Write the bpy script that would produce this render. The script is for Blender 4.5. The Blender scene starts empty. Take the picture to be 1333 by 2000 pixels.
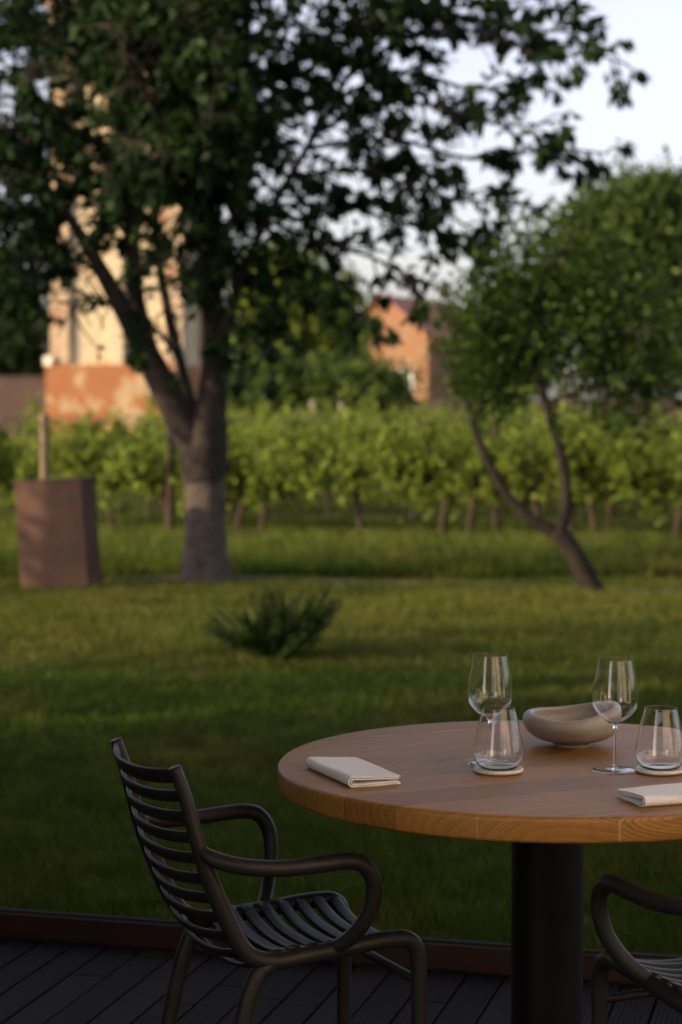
import bpy, math, random
import numpy as np
from mathutils import Vector
random.seed(7)
rng = np.random.default_rng(7)
R = math.radians
sc = bpy.context.scene
COL = sc.collection

# ------------------------------------------------------------------ camera, sky, sun, exposure
FPX, CAMH, PITCH = 3889.0, 1.45, R(3.06)
cam_d = bpy.data.cameras.new('camera')
cam = bpy.data.objects.new('camera', cam_d)
COL.objects.link(cam)
cam.location = (0, 0, CAMH)
cam.rotation_euler = (R(90) - PITCH, 0, 0)
cam_d.sensor_fit = 'VERTICAL'
cam_d.sensor_height = 36
cam_d.sensor_width = 24
cam_d.lens = 70.0
cam_d.clip_end = 2000
cam_d.dof.use_dof = True
cam_d.dof.focus_distance = 3.80
cam_d.dof.aperture_fstop = 3.6
cam_d.dof.aperture_blades = 9
sc.camera = cam

SUN_EL, SUN_A = R(17), R(24)          # sun low on the left, a little behind the camera
to_sun = Vector((-math.cos(SUN_A) * math.cos(SUN_EL), -math.sin(SUN_A) * math.cos(SUN_EL), math.sin(SUN_EL)))
w = bpy.data.worlds.new('World')
sc.world = w
w.use_nodes = True
wn = w.node_tree
sky = wn.nodes.new('ShaderNodeTexSky')
sky.sky_type = 'NISHITA'
sky.sun_disc = False
sky.sun_elevation = SUN_EL
sky.sun_rotation = math.atan2(to_sun.x, to_sun.y)
sky.air_density = 1.0
sky.dust_density = 2.2
sky.ozone_density = 1.5
bg = wn.nodes['Background']
hs = wn.nodes.new('ShaderNodeHueSaturation')          # thin high cloud takes most of the blue out
hs.inputs['Saturation'].default_value = 0.48
hs.inputs['Value'].default_value = 1.0
wn.links.new(sky.outputs[0], hs.inputs['Color'])
tint = wn.nodes.new('ShaderNodeMix'); tint.data_type = 'RGBA'; tint.blend_type = 'MULTIPLY'
tint.inputs[0].default_value = 1.0
tint.inputs[7].default_value = (1.06, 0.98, 1.04, 1)
wn.links.new(hs.outputs[0], tint.inputs[6])
wn.links.new(tint.outputs[2], bg.inputs[0])
bg.inputs[1].default_value = 0.11
sun_d = bpy.data.lights.new('sun', 'SUN')
sun_d.energy = 2.7
sun_d.angle = R(0.6)
sun_d.color = (1.0, 0.75, 0.46)
sun = bpy.data.objects.new('sun', sun_d)
COL.objects.link(sun)
sun.rotation_euler = to_sun.to_track_quat('Z', 'Y').to_euler()
sc.view_settings.view_transform = 'Standard'
sc.view_settings.look = 'None'
sc.view_settings.exposure = 1.4
sc.view_settings.gamma = 1.0
cy = sc.cycles
cy.use_denoising = True
cy.max_bounces = 14
cy.diffuse_bounces = 4
cy.glossy_bounces = 5
cy.transmission_bounces = 14
cy.transparent_max_bounces = 16
cy.sample_clamp_indirect = 6
cy.caustics_reflective = False
cy.caustics_refractive = True

# ------------------------------------------------------------------ helpers
def at(px, py, Y):
    """a point of the place at distance Y, measured off the photograph"""
    x = (px - 666.5) / FPX
    y = -(py - 1000) / FPX
    d = (x, math.cos(PITCH) + y * math.sin(PITCH), -math.sin(PITCH) + y * math.cos(PITCH))
    t = Y / d[1]
    return np.array([d[0] * t, Y, CAMH + d[2] * t])

def tag(o, label=None, cat=None, group=None, kind=None):
    if label: o['label'] = label
    if cat: o['category'] = cat
    if group: o['group'] = group
    if kind: o['kind'] = kind
    return o

def empty(name, loc=(0, 0, 0), rz=0.0):
    o = bpy.data.objects.new(name, None)
    COL.objects.link(o)
    o.location = loc
    o.rotation_euler = (0, 0, rz)
    o.empty_display_size = 0.1
    return o

def link(name, me, parent=None):
    o = bpy.data.objects.new(name, me)
    COL.objects.link(o)
    if parent: o.parent = parent
    return o

class MB:
    """collects shapes, links them as one mesh object"""
    def __init__(s): s.v = []; s.f = []; s.n = 0
    def add(s, V, F):
        s.v.append(np.asarray(V, float)); s.f += [tuple(i + s.n for i in q) for q in F]; s.n += len(V); return s
    def box(s, c, size, rz=0.0):
        x, y, z = [k / 2 for k in size]
        V = np.array([(a * x, b * y, e * z) for a in (-1, 1) for b in (-1, 1) for e in (-1, 1)])
        ca, sa = math.cos(rz), math.sin(rz)
        V = np.stack([V[:, 0] * ca - V[:, 1] * sa, V[:, 0] * sa + V[:, 1] * ca, V[:, 2]], 1) + np.array(c)
        return s.add(V, [(0, 1, 3, 2), (4, 6, 7, 5), (0, 4, 5, 1), (2, 3, 7, 6), (0, 2, 6, 4), (1, 5, 7, 3)])
    def tube(s, pts, rad, n=12, sub=6, flat=1.0, up=None, caps=True):
        P = np.array(pts, float)
        r = np.full(len(P), rad) if np.isscalar(rad) else np.array(rad, float)
        if sub > 1 and len(P) > 2: P, r = smooth_line(P, r, sub)
        T = np.gradient(P, axis=0)
        T /= np.linalg.norm(T, axis=1)[:, None] + 1e-12
        a = np.array(up if up is not None else (0.31, 0.2, 0.93))
        ang = np.linspace(0, 2 * math.pi, n, endpoint=False)
        V = []
        N = np.cross(T[0], a); N /= np.linalg.norm(N)
        for i in range(len(P)):
            N = N - T[i] * np.dot(N, T[i]); N /= np.linalg.norm(N)
            B = np.cross(T[i], N)
            V.append(P[i] + r[i] * (np.cos(ang)[:, None] * N + flat * np.sin(ang)[:, None] * B))
        V = np.concatenate(V)
        F = []
        for i in range(len(P) - 1):
            for k in range(n):
                k2 = (k + 1) % n
                F.append((i * n + k, i * n + k2, (i + 1) * n + k2, (i + 1) * n + k))
        if caps:
            F.append(tuple(range(n - 1, -1, -1)))
            F.append(tuple((len(P) - 1) * n + k for k in range(n)))
        return s.add(V, F)
    def lathe(s, prof, n=48, c=(0, 0, 0), fz=None, closed=False):
        V = []; F = []
        ang = np.linspace(0, 2 * math.pi, n, endpoint=False)
        for (r, z) in prof:
            for a in ang:
                zz = z if fz is None else fz(r, z, a)
                V.append((c[0] + r * math.cos(a), c[1] + r * math.sin(a), c[2] + zz))
        m = len(prof)
        for i in range(m if closed else m - 1):
            j = (i + 1) % m
            for k in range(n):
                k2 = (k + 1) % n
                F.append((i * n + k, i * n + k2, j * n + k2, j * n + k))
        return s.add(V, F)
    def build(s, name, mat, parent=None, smooth=False, bevel=0.0, seg=2):
        me = bpy.data.meshes.new(name)
        me.from_pydata(np.concatenate(s.v).tolist(), [], s.f)
        me.materials.append(mat)
        if smooth: me.polygons.foreach_set('use_smooth', [True] * len(me.polygons))
        me.update()
        o = link(name, me, parent)
        if bevel:
            b = o.modifiers.new('bevel', 'BEVEL'); b.width = bevel; b.segments = seg; b.limit_method = 'ANGLE'
        return o

def smooth_line(P, r, sub):
    Pe = np.vstack([2 * P[0] - P[1], P, 2 * P[-1] - P[-2]])
    out = []; ro = []
    for i in range(len(P) - 1):
        p0, p1, p2, p3 = Pe[i:i + 4]
        for t in np.linspace(0, 1, sub, endpoint=False):
            out.append(0.5 * (2 * p1 + (p2 - p0) * t + (2 * p0 - 5 * p1 + 4 * p2 - p3) * t * t + (3 * p1 - p0 - 3 * p2 + p3) * t ** 3))
            ro.append(r[i] + (r[i + 1] - r[i]) * t)
    out.append(P[-1]); ro.append(r[-1])
    return np.array(out), np.array(ro)

def np_mesh(name, V, k):
    """mesh of separate k-gons from an (N*k,3) array"""
    V = np.ascontiguousarray(V, dtype=np.float32)
    n = len(V) // k
    me = bpy.data.meshes.new(name)
    me.vertices.add(len(V)); me.vertices.foreach_set('co', V.ravel())
    me.loops.add(len(V)); me.loops.foreach_set('vertex_index', np.arange(len(V), dtype=np.int32))
    me.polygons.add(n)
    me.polygons.foreach_set('loop_start', np.arange(0, len(V), k, dtype=np.int32))
    me.update(calc_edges=True)
    return me

def unit(a): return a / (np.linalg.norm(a, axis=-1, keepdims=True) + 1e-9)

def leaf_quads(c, d, length, width, roll=None):
    """folded diamond leaves: base at c, pointing along d"""
    n = len(c)
    d = unit(d)
    rv = rng.normal(size=(n, 3)) if roll is None else roll
    s = unit(np.cross(d, rv))
    u = np.cross(s, d)
    L = (length * rng.uniform(0.65, 1.2, n))[:, None]
    W = (width * rng.uniform(0.7, 1.2, n))[:, None]
    b = c
    t = c + d * L - u * L * 0.12
    m = c + d * L * 0.45 + u * W * 0.25
    return np.stack([b, m + s * W * 0.5, t, m - s * W * 0.5], 1).reshape(-1, 3)

# ------------------------------------------------------------------ materials
def mat(name):
    m = bpy.data.materials.new(name); m.use_nodes = True
    nt = m.node_tree
    return m, nt, nt.nodes['Principled BSDF']

def nd(nt, typ, ins=None, **kw):
    n = nt.nodes.new(typ)
    for k, v in kw.items(): setattr(n, k, v)
    for k, v in (ins or {}).items():
        s = n.inputs[k]
        if hasattr(v, 'is_output'): nt.links.new(v, s)
        else: s.default_value = v
    return n

def ramp(nt, fac, stops):
    n = nt.nodes.new('ShaderNodeValToRGB')
    e = n.color_ramp.elements
    while len(e) < len(stops): e.new(0.5)
    for i, (p, c) in enumerate(stops): e[i].position = p; e[i].color = (*c, 1)
    nt.links.new(fac, n.inputs[0])
    return n.outputs[0]

def simple(name, col, rough=0.6, spec=0.5, metal=0.0, var=0.0, scale=20.0, bump=0.0, bscale=200.0):
    m, nt, p = mat(name)
    p.inputs['Roughness'].default_value = rough
    p.inputs['Specular IOR Level'].default_value = spec
    p.inputs['Metallic'].default_value = metal
    tc = nd(nt, 'ShaderNodeTexCoord')
    if var:
        nz = nd(nt, 'ShaderNodeTexNoise', {'Vector': tc.outputs['Object'], 'Scale': scale, 'Detail': 5.0})
        lo = [c * (1 - var) for c in col]; hi = [min(1, c * (1 + var)) for c in col]
        nt.links.new(ramp(nt, nz.outputs[0], [(0.3, lo), (0.7, hi)]), p.inputs['Base Color'])
    else:
        p.inputs['Base Color'].default_value = (*col, 1)
    if bump:
        nb = nd(nt, 'ShaderNodeTexNoise', {'Vector': tc.outputs['Object'], 'Scale': bscale, 'Detail': 3.0})
        b = nd(nt, 'ShaderNodeBump', {'Height': nb.outputs[0], 'Strength': bump, 'Distance': 0.002})
        nt.links.new(b.outputs[0], p.inputs['Normal'])
    return m

def leafmat(name, dark, light, trans=0.35, rough=0.45, spec=0.12):
    m, nt, p = mat(name)
    g = nd(nt, 'ShaderNodeNewGeometry')
    c = ramp(nt, g.outputs['Random Per Island'], [(0.0, dark), (0.65, [(a + b) / 2 for a, b in zip(dark, light)]), (1.0, light)])
    nt.links.new(c, p.inputs['Base Color'])
    p.inputs['Roughness'].default_value = rough
    p.inputs['Specular IOR Level'].default_value = spec
    t = nd(nt, 'ShaderNodeBsdfTranslucent')
    tcol = nd(nt, 'ShaderNodeMix', {0: 0.5, 6: c, 7: (light[0] * 1.5, light[1] * 1.5, light[2], 1)}, data_type='RGBA')
    nt.links.new(tcol.outputs[2], t.inputs[0])
    mx = nd(nt, 'ShaderNodeMixShader', {0: trans, 1: p.outputs[0], 2: t.outputs[0]})
    nt.links.new(mx.outputs[0], nt.nodes['Material Output'].inputs[0])
    return m

M = {}
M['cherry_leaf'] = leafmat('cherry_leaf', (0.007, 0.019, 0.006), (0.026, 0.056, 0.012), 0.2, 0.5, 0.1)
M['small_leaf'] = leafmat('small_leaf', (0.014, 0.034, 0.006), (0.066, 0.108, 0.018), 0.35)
M['vine_leaf'] = leafmat('vine_leaf', (0.075, 0.118, 0.018), (0.215, 0.262, 0.048), 0.45, 0.6, 0.06)
M['olive_leaf'] = leafmat('olive_leaf', (0.085, 0.13, 0.018), (0.20, 0.245, 0.036), 0.4)
M['dark_leaf'] = leafmat('dark_leaf', (0.012, 0.026, 0.010), (0.035, 0.06, 0.018), 0.2)
M['far_leaf'] = leafmat('far_leaf', (0.03, 0.055, 0.014), (0.10, 0.14, 0.03), 0.3)
M['rosemary'] = leafmat('rosemary', (0.018, 0.038, 0.009), (0.052, 0.085, 0.020), 0.2)
M['grass'] = leafmat('grass_blade', (0.024, 0.050, 0.006), (0.080, 0.112, 0.014), 0.3, 0.6, 0.06)
nt = M['grass'].node_tree; p = nt.nodes['Principled BSDF']     # worn and yellowed patches; bands with sunlight put into their colour
tc = nd(nt, 'ShaderNodeTexCoord')
na = nd(nt, 'ShaderNodeTexNoise', {'Vector': tc.outputs['Object'], 'Scale': 0.8, 'Detail': 4.0})
nb = nd(nt, 'ShaderNodeTexNoise', {'Vector': tc.outputs['Object'], 'Scale': 9.0, 'Detail': 5.0})
src = p.inputs['Base Color'].links[0].from_socket
m1 = nd(nt, 'ShaderNodeMix', {0: ramp(nt, na.outputs[0], [(0.49, (0, 0, 0)), (0.66, (0.75, 0.75, 0.75))]), 6: src, 7: (0.13, 0.105, 0.028, 1)}, data_type='RGBA')
m2 = nd(nt, 'ShaderNodeMix', {0: 1.0, 6: m1.outputs[2], 7: ramp(nt, nb.outputs[0], [(0.34, (0.35, 0.37, 0.40)), (0.66, (1.5, 1.5, 1.45))])}, data_type='RGBA', blend_type='MULTIPLY')
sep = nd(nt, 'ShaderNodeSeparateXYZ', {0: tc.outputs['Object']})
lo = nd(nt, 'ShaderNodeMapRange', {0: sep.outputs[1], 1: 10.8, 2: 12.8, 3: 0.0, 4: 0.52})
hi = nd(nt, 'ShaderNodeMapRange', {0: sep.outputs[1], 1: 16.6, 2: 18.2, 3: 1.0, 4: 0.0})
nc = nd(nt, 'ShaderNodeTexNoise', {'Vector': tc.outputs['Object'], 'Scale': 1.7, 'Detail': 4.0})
dry_sunlit = nd(nt, 'ShaderNodeMath', {0: lo.outputs[0], 1: hi.outputs[0]}, operation='MULTIPLY')
dry_sunlit = nd(nt, 'ShaderNodeMath', {0: dry_sunlit.outputs[0], 1: ramp(nt, nc.outputs[0], [(0.35, (.35, .35, .35)), (0.6, (1, 1, 1))])}, operation='MULTIPLY')
m3 = nd(nt, 'ShaderNodeMix', {0: dry_sunlit.outputs[0], 6: m2.outputs[2], 7: (0.165, 0.142, 0.034, 1)}, data_type='RGBA')      # parched bank in front of the path, sunlight's warmth put into the colour
lush_sunlit = nd(nt, 'ShaderNodeMapRange', {0: sep.outputs[1], 1: 17.6, 2: 21.5, 3: 0.12, 4: 0.7})
lush_sunlit = nd(nt, 'ShaderNodeMath', {0: lush_sunlit.outputs[0], 1: ramp(nt, nc.outputs[0], [(0.4, (.4, .4, .4)), (0.58, (1, 1, 1))])}, operation='MULTIPLY')
m4 = nd(nt, 'ShaderNodeMix', {0: lush_sunlit.outputs[0], 6: m3.outputs[2], 7: (0.15, 0.178, 0.042, 1)}, data_type='RGBA')     # uncut growth between the vines, brightened in colour for missing sunlight
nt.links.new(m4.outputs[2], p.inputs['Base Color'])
M['bark'] = simple('bark', (0.036, 0.028, 0.022), 0.9, 0.2, var=0.45, scale=14, bump=1.0, bscale=40)
M['dark_bark'] = simple('dark_bark', (0.024, 0.019, 0.015), 0.9, 0.1, var=0.4, scale=20, bump=1.0, bscale=50)
M['limed_bark'] = simple('limed_bark', (0.075, 0.06, 0.05), 0.9, 0.2, var=0.35, scale=12, bump=0.8, bscale=40)
M['post_wood'] = simple('post_wood', (0.15, 0.11, 0.07), 0.85, 0.2, var=0.3, scale=9)
M['grey_post'] = simple('grey_post', (0.20, 0.18, 0.14), 0.8, 0.2, var=0.2, scale=9)
M['vine_bark'] = simple('vine_bark', (0.045, 0.032, 0.022), 0.9, 0.2, var=0.4, scale=30)
M['hose'] = simple('hose', (0.02, 0.02, 0.02), 0.6)
M['steel_black'] = simple('steel_black', (0.0050, 0.0040, 0.0034), 0.5, 0.22, var=0.25, scale=6, bump=0.12, bscale=500)
M['chair'] = simple('chair_plastic', (0.0215, 0.0195, 0.0175), 0.45, 0.3, var=0.1, scale=60, bump=0.1, bscale=900)
M['ceramic'] = simple('ceramic', (0.43, 0.405, 0.36), 0.42, 0.5, var=0.06, scale=80, bump=0.05, bscale=900)
M['coaster'] = simple('coaster', (0.84, 0.81, 0.72), 0.5, 0.5, var=0.04, scale=60)
M['roof_wood'] = simple('roof_wood', (0.06, 0.04, 0.028), 0.7, var=0.2)
M['plaster'] = simple('plaster', (0.80, 0.70, 0.56), 0.9, 0.2, var=0.08, scale=2)
M['white_paint'] = simple('white_paint', (0.8, 0.78, 0.74), 0.6)
M['dark_void'] = simple('dark_interior', (0.02, 0.02, 0.022), 0.3)
M['gravel'] = simple('gravel', (0.13, 0.12, 0.115), 0.95, 0.1, var=0.4, scale=35)

# linen with a fine weave
m, nt, p = mat('linen'); M['linen'] = m
p.inputs['Base Color'].default_value = (0.88, 0.88, 0.86, 1)
p.inputs['Roughness'].default_value = 0.9
p.inputs['Specular IOR Level'].default_value = 0.15
p.inputs['Sheen Weight'].default_value = 0.25
tc = nd(nt, 'ShaderNodeTexCoord')
w1 = nd(nt, 'ShaderNodeTexWave', {'Vector': tc.outputs['Object'], 'Scale': 260.0, 'Distortion': 0.6}, bands_direction='X')
w2 = nd(nt, 'ShaderNodeTexWave', {'Vector': tc.outputs['Object'], 'Scale': 260.0, 'Distortion': 0.6}, bands_direction='Y')
ad = nd(nt, 'ShaderNodeMath', {0: w1.outputs[1], 1: w2.outputs[1]}, operation='ADD')
b = nd(nt, 'ShaderNodeBump', {'Height': ad.outputs[0], 'Strength': 0.25, 'Distance': 0.0005})
nt.links.new(b.outputs[0], p.inputs['Normal'])

# clear glass
m, nt, p = mat('clear_glass'); M['glass'] = m
p.inputs['Base Color'].default_value = (1, 1, 1, 1)
p.inputs['Roughness'].default_value = 0.0
p.inputs['IOR'].default_value = 1.5
p.inputs['Transmission Weight'].default_value = 1.0

# oak: a solid texture of planks, growth rings and pores; table-top local x runs along the planks
m, nt, p = mat('oak'); M['oak'] = m
tc = nd(nt, 'ShaderNodeTexCoord')
sx = nd(nt, 'ShaderNodeSeparateXYZ', {0: tc.outputs['Object']})
def mth(op, a, bb=None, cc=None):
    ins = {0: a}
    if bb is not None: ins[1] = bb
    if cc is not None: ins[2] = cc
    return nd(nt, 'ShaderNodeMath', ins, operation=op).outputs[0]
PW = 0.118
yd = mth('DIVIDE', sx.outputs[1], PW)
idx = mth('FLOOR', mth('ADD', yd, 0.37))
fr = mth('FRACT', mth('ADD', yd, 0.37))
wn1 = nd(nt, 'ShaderNodeTexWhiteNoise', {'W': idx}, noise_dimensions='1D')
cs = nd(nt, 'ShaderNodeSeparateColor', {0: wn1.outputs['Color']})
lowv = nd(nt, 'ShaderNodeMapping', {'Vector': tc.outputs['Object'], 'Scale': (1.6, 9.0, 9.0)})
lown = nd(nt, 'ShaderNodeTexNoise', {'Vector': lowv.outputs[0], 'Scale': 1.0, 'Detail': 3.0})
lc = nd(nt, 'ShaderNodeSeparateColor', {0: lown.outputs['Color']})
yc = mth('ADD', mth('MULTIPLY', mth('SUBTRACT', fr, mth('ADD', mth('MULTIPLY', cs.outputs[0], 1.2), -0.1)), PW), mth('MULTIPLY', mth('SUBTRACT', lc.outputs[0], 0.5), 0.05))
zc = mth('ADD', mth('ADD', sx.outputs[2], mth('ADD', mth('MULTIPLY', cs.outputs[1], 0.14), -0.02)), mth('MULTIPLY', mth('SUBTRACT', lc.outputs[1], 0.5), 0.05))
rad = mth('SQRT', mth('ADD', mth('MULTIPLY', yc, yc), mth('MULTIPLY', zc, zc)))
ring = mth('FRACT', mth('MULTIPLY', rad, 290.0))
ringb = mth('FRACT', mth('MULTIPLY', rad, 62.0))
finev = nd(nt, 'ShaderNodeMapping', {'Vector': tc.outputs['Object'], 'Scale': (14.0, 420.0, 420.0)})
fine = nd(nt, 'ShaderNodeTexNoise', {'Vector': finev.outputs[0], 'Scale': 1.0, 'Detail': 4.0})
broad = nd(nt, 'ShaderNodeTexNoise', {'Vector': tc.outputs['Object'], 'Scale': 4.0, 'Detail': 3.0})
val = mth('ADD', mth('MULTIPLY', ring, 0.36), mth('MULTIPLY', fine.outputs[0], 0.38))
val = mth('ADD', val, mth('MULTIPLY', ringb, 0.16))
val = mth('ADD', val, mth('MULTIPLY', mth('SUBTRACT', cs.outputs[2], 0.5), 0.18))
val = mth('ADD', val, mth('MULTIPLY', mth('SUBTRACT', broad.outputs[0], 0.5), 0.3))
colr = ramp(nt, val, [(0.10, (0.10, 0.034, 0.005)), (0.45, (0.31, 0.140, 0.023)), (0.85, (0.50, 0.26, 0.050))])
seam = mth('LESS_THAN', fr, 0.012)
cmx = nd(nt, 'ShaderNodeMix', {0: mth('MULTIPLY', seam, 0.35), 6: colr, 7: (0.6, 0.42, 0.22, 1)}, data_type='RGBA')
nt.links.new(cmx.outputs[2], p.inputs['Base Color'])
rr = nd(nt, 'ShaderNodeMapRange', {0: fine.outputs[0], 1: 0.3, 2: 0.7, 3: 0.40, 4: 0.52})
nt.links.new(rr.outputs[0], p.inputs['Roughness'])
p.inputs['Specular IOR Level'].default_value = 0.5
b = nd(nt, 'ShaderNodeBump', {'Height': val, 'Strength': 0.25, 'Distance': 0.0012})
nt.links.new(b.outputs[0], p.inputs['Normal'])

# weathered ribbed deck boards (local x runs along the boards)
m, nt, p = mat('deck_wood'); M['deck'] = m
tc = nd(nt, 'ShaderNodeTexCoord')
g = nd(nt, 'ShaderNodeNewGeometry')
mp = nd(nt, 'ShaderNodeMapping', {'Vector': tc.outputs['Object'], 'Scale': (3.0, 60.0, 10.0)})
n1 = nd(nt, 'ShaderNodeTexNoise', {'Vector': mp.outputs[0], 'Scale': 1.0, 'Detail': 5.0})
n2 = nd(nt, 'ShaderNodeTexNoise', {'Vector': tc.outputs['Object'], 'Scale': 2.2, 'Detail': 4.0})
av = nd(nt, 'ShaderNodeMath', {0: n1.outputs[0], 1: g.outputs['Random Per Island']}, operation='ADD')
av = nd(nt, 'ShaderNodeMath', {0: av.outputs[0], 1: n2.outputs[0]}, operation='ADD')
av = nd(nt, 'ShaderNodeMath', {0: av.outputs[0], 1: 0.3333}, operation='MULTIPLY')
nt.links.new(ramp(nt, av.outputs[0], [(0.25, (0.0022, 0.0014, 0.0014)), (0.5, (0.0055, 0.0034, 0.0031)), (0.75, (0.0155, 0.0092, 0.0076))]), p.inputs['Base Color'])
p.inputs['Roughness'].default_value = 0.7
p.inputs['Specular IOR Level'].default_value = 0.08
wv = nd(nt, 'ShaderNodeTexWave', {'Vector': tc.outputs['Object'], 'Scale': 26.0, 'Distortion': 0.0}, bands_direction='Y')
b = nd(nt, 'ShaderNodeBump', {'Height': wv.outputs[1], 'Strength': 0.6, 'Distance': 0.0025})
nt.links.new(b.outputs[0], p.inputs['Normal'])
M['rail_wood'] = simple('rail_wood', (0.026, 0.0078, 0.0038), 0.5, var=0.3, scale=8)

# grassy ground
m, nt, p = mat('ground'); M['ground'] = m
tc = nd(nt, 'ShaderNodeTexCoord')
n1 = nd(nt, 'ShaderNodeTexNoise', {'Vector': tc.outputs['Object'], 'Scale': 0.55, 'Detail': 6.0})
n2 = nd(nt, 'ShaderNodeTexNoise', {'Vector': tc.outputs['Object'], 'Scale': 9.0, 'Detail': 6.0})
av = nd(nt, 'ShaderNodeMath', {0: n1.outputs[0], 1: n2.outputs[0]}, operation='ADD')
av = nd(nt, 'ShaderNodeMath', {0: av.outputs[0], 1: 0.5}, operation='MULTIPLY')
nt.links.new(ramp(nt, av.outputs[0], [(0.36, (0.022, 0.042, 0.006)), (0.5, (0.045, 0.068, 0.009)), (0.60, (0.085, 0.085, 0.016)), (0.68, (0.12, 0.085, 0.028))]), p.inputs['Base Color'])
p.inputs['Roughness'].default_value = 0.95
p.inputs['Specular IOR Level'].default_value = 0.1
b = nd(nt, 'ShaderNodeBump', {'Height': n2.outputs[0], 'Strength': 0.8, 'Distance': 0.05})
nt.links.new(b.outputs[0], p.inputs['Normal'])

# old brick with fallen plaster
def brickmat(name, bricks, plaster, cover, mortar=(0.42, 0.34, 0.26)):
    m, nt, p = mat(name)
    tc = nd(nt, 'ShaderNodeTexCoord')
    sp = nd(nt, 'ShaderNodeSeparateXYZ', {0: tc.outputs['Object']})
    su = nd(nt, 'ShaderNodeMath', {0: sp.outputs[0], 1: sp.outputs[1]}, operation='ADD')
    cb = nd(nt, 'ShaderNodeCombineXYZ', {0: su.outputs[0], 1: sp.outputs[2]})
    br = nd(nt, 'ShaderNodeTexBrick', {'Vector': cb.outputs[0], 'Color1': (*bricks[0], 1), 'Color2': (*bricks[1], 1), 'Mortar': (*mortar, 1), 'Scale': 1.0,
        'Mortar Size': 0.012, 'Brick Width': 0.26, 'Row Height': 0.075})
    nz = nd(nt, 'ShaderNodeTexNoise', {'Vector': tc.outputs['Object'], 'Scale': 0.8, 'Detail': 8.0, 'Roughness': 0.65})
    f = ramp(nt, nz.outputs[0], [(cover - 0.03, (0, 0, 0)), (cover + 0.03, (1, 1, 1))])
    pn = nd(nt, 'ShaderNodeTexNoise', {'Vector': tc.outputs['Object'], 'Scale': 2.5, 'Detail': 5.0})
    pc = ramp(nt, pn.outputs[0], [(0.3, [c * 0.8 for c in plaster]), (0.7, plaster)])
    mx = nd(nt, 'ShaderNodeMix', {0: f, 6: br.outputs[0], 7: pc}, data_type='RGBA')
    nt.links.new(mx.outputs[2], p.inputs['Base Color'])
    p.inputs['Roughness'].default_value = 0.95
    p.inputs['Specular IOR Level'].default_value = 0.15
    return m
M['tower_brick'] = brickmat('tower_brick', ((0.38, 0.17, 0.07), (0.44, 0.23, 0.11)), (0.56, 0.46, 0.30), 0.40)
M['tower_base'] = brickmat('tower_base', ((0.25, 0.075, 0.022), (0.32, 0.12, 0.042)), (0.42, 0.30, 0.17), 0.53, (0.30, 0.17, 0.09))
M['pier_brick'] = brickmat('pier_brick', ((0.30, 0.125, 0.05), (0.36, 0.18, 0.08)), (0.48, 0.37, 0.24), 0.48)
M['house_brick'] = brickmat('house_brick', ((0.19, 0.08, 0.036), (0.25, 0.12, 0.06)), (0.28, 0.17, 0.10), 0.52, (0.30, 0.19, 0.11))
M['garden_brick'] = brickmat('garden_brick', ((0.085, 0.048, 0.034), (0.11, 0.066, 0.05)), (0.11, 0.08, 0.068), 0.5, (0.09, 0.075, 0.066))  # darker, greyer brick: the trees' shade is put into the colour
m, nt, p = mat('roof_tiles'); M['tiles'] = m
tc = nd(nt, 'ShaderNodeTexCoord')
wv = nd(nt, 'ShaderNodeTexWave', {'Vector': tc.outputs['Object'], 'Scale': 2.2, 'Distortion': 0.5}, bands_direction='Y')
nt.links.new(ramp(nt, wv.outputs[0], [(0.1, (0.20, 0.08, 0.055)), (0.6, (0.40, 0.17, 0.11))]), p.inputs['Base Color'])
p.inputs['Roughness'].default_value = 0.9
m, nt, p = mat('rust_steel'); M['rust'] = m
tc = nd(nt, 'ShaderNodeTexCoord')
nz = nd(nt, 'ShaderNodeTexNoise', {'Vector': tc.outputs['Object'], 'Scale': 5.0, 'Detail': 7.0})
wv = nd(nt, 'ShaderNodeTexWave', {'Vector': tc.outputs['Object'], 'Scale': 14.0, 'Distortion': 0.4}, bands_direction='Z')
c1 = ramp(nt, nz.outputs[0], [(0.3, (0.052, 0.021, 0.009)), (0.7, (0.098, 0.041, 0.018))])
mx = nd(nt, 'ShaderNodeMix', {0: wv.outputs[1], 6: c1, 7: (0.035, 0.019, 0.013, 1)}, data_type='RGBA')
mx.inputs[0].default_value = 0.3
nt.links.new(nd(nt, 'ShaderNodeMath', {0: wv.outputs[1], 1: 0.35}, operation='MULTIPLY').outputs[0], mx.inputs[0])
nt.links.new(mx.outputs[2], p.inputs['Base Color'])
p.inputs['Roughness'].default_value = 0.8

# ------------------------------------------------------------------ ground, lawn grass, path
GZ = -0.10
def ground_h(x, y):
    h = GZ + 0.07 * np.exp(-((y - 14.2) / 1.7) ** 2) * (1 + 0.3 * np.sin(x * 1.3 + 0.5))
    h = h + 0.015 * np.sin(x * 2.1 + y * 0.7) * np.sin(y * 1.3) * ((y > 7) & (y < 21))
    return h
xs = np.concatenate([[-700, -300, -120, -60, -35, -22, -15], np.arange(-11, 11.01, 0.35), [15, 22, 35, 60, 120, 300, 700]])
ys = np.concatenate([[-300, -100, -40, -20, -10, -4, 0], np.arange(3, 25.01, 0.35), [30, 38, 48, 60, 80, 120, 200, 350, 700, 1200]])
XX, YY = np.meshgrid(xs, ys)
V = np.stack([XX.ravel(), YY.ravel(), ground_h(XX, YY).ravel()], 1)
nx, ny = len(xs), len(ys)
F = [(j * nx + i, j * nx + i + 1, (j + 1) * nx + i + 1, (j + 1) * nx + i) for j in range(ny - 1) for i in range(nx - 1)]
tag(MB().add(V, F).build('lawn', M['ground'], smooth=True), kind='structure')

EDGE_A = R(-14.9)                        # the far edge of the deck
ED = np.array([math.cos(EDGE_A), math.sin(EDGE_A)])
EN = np.array([-ED[1], ED[0]])           # away from the camera
E0 = np.array([0.0, 5.139])              # a point of the edge (front of the rail)

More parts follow.
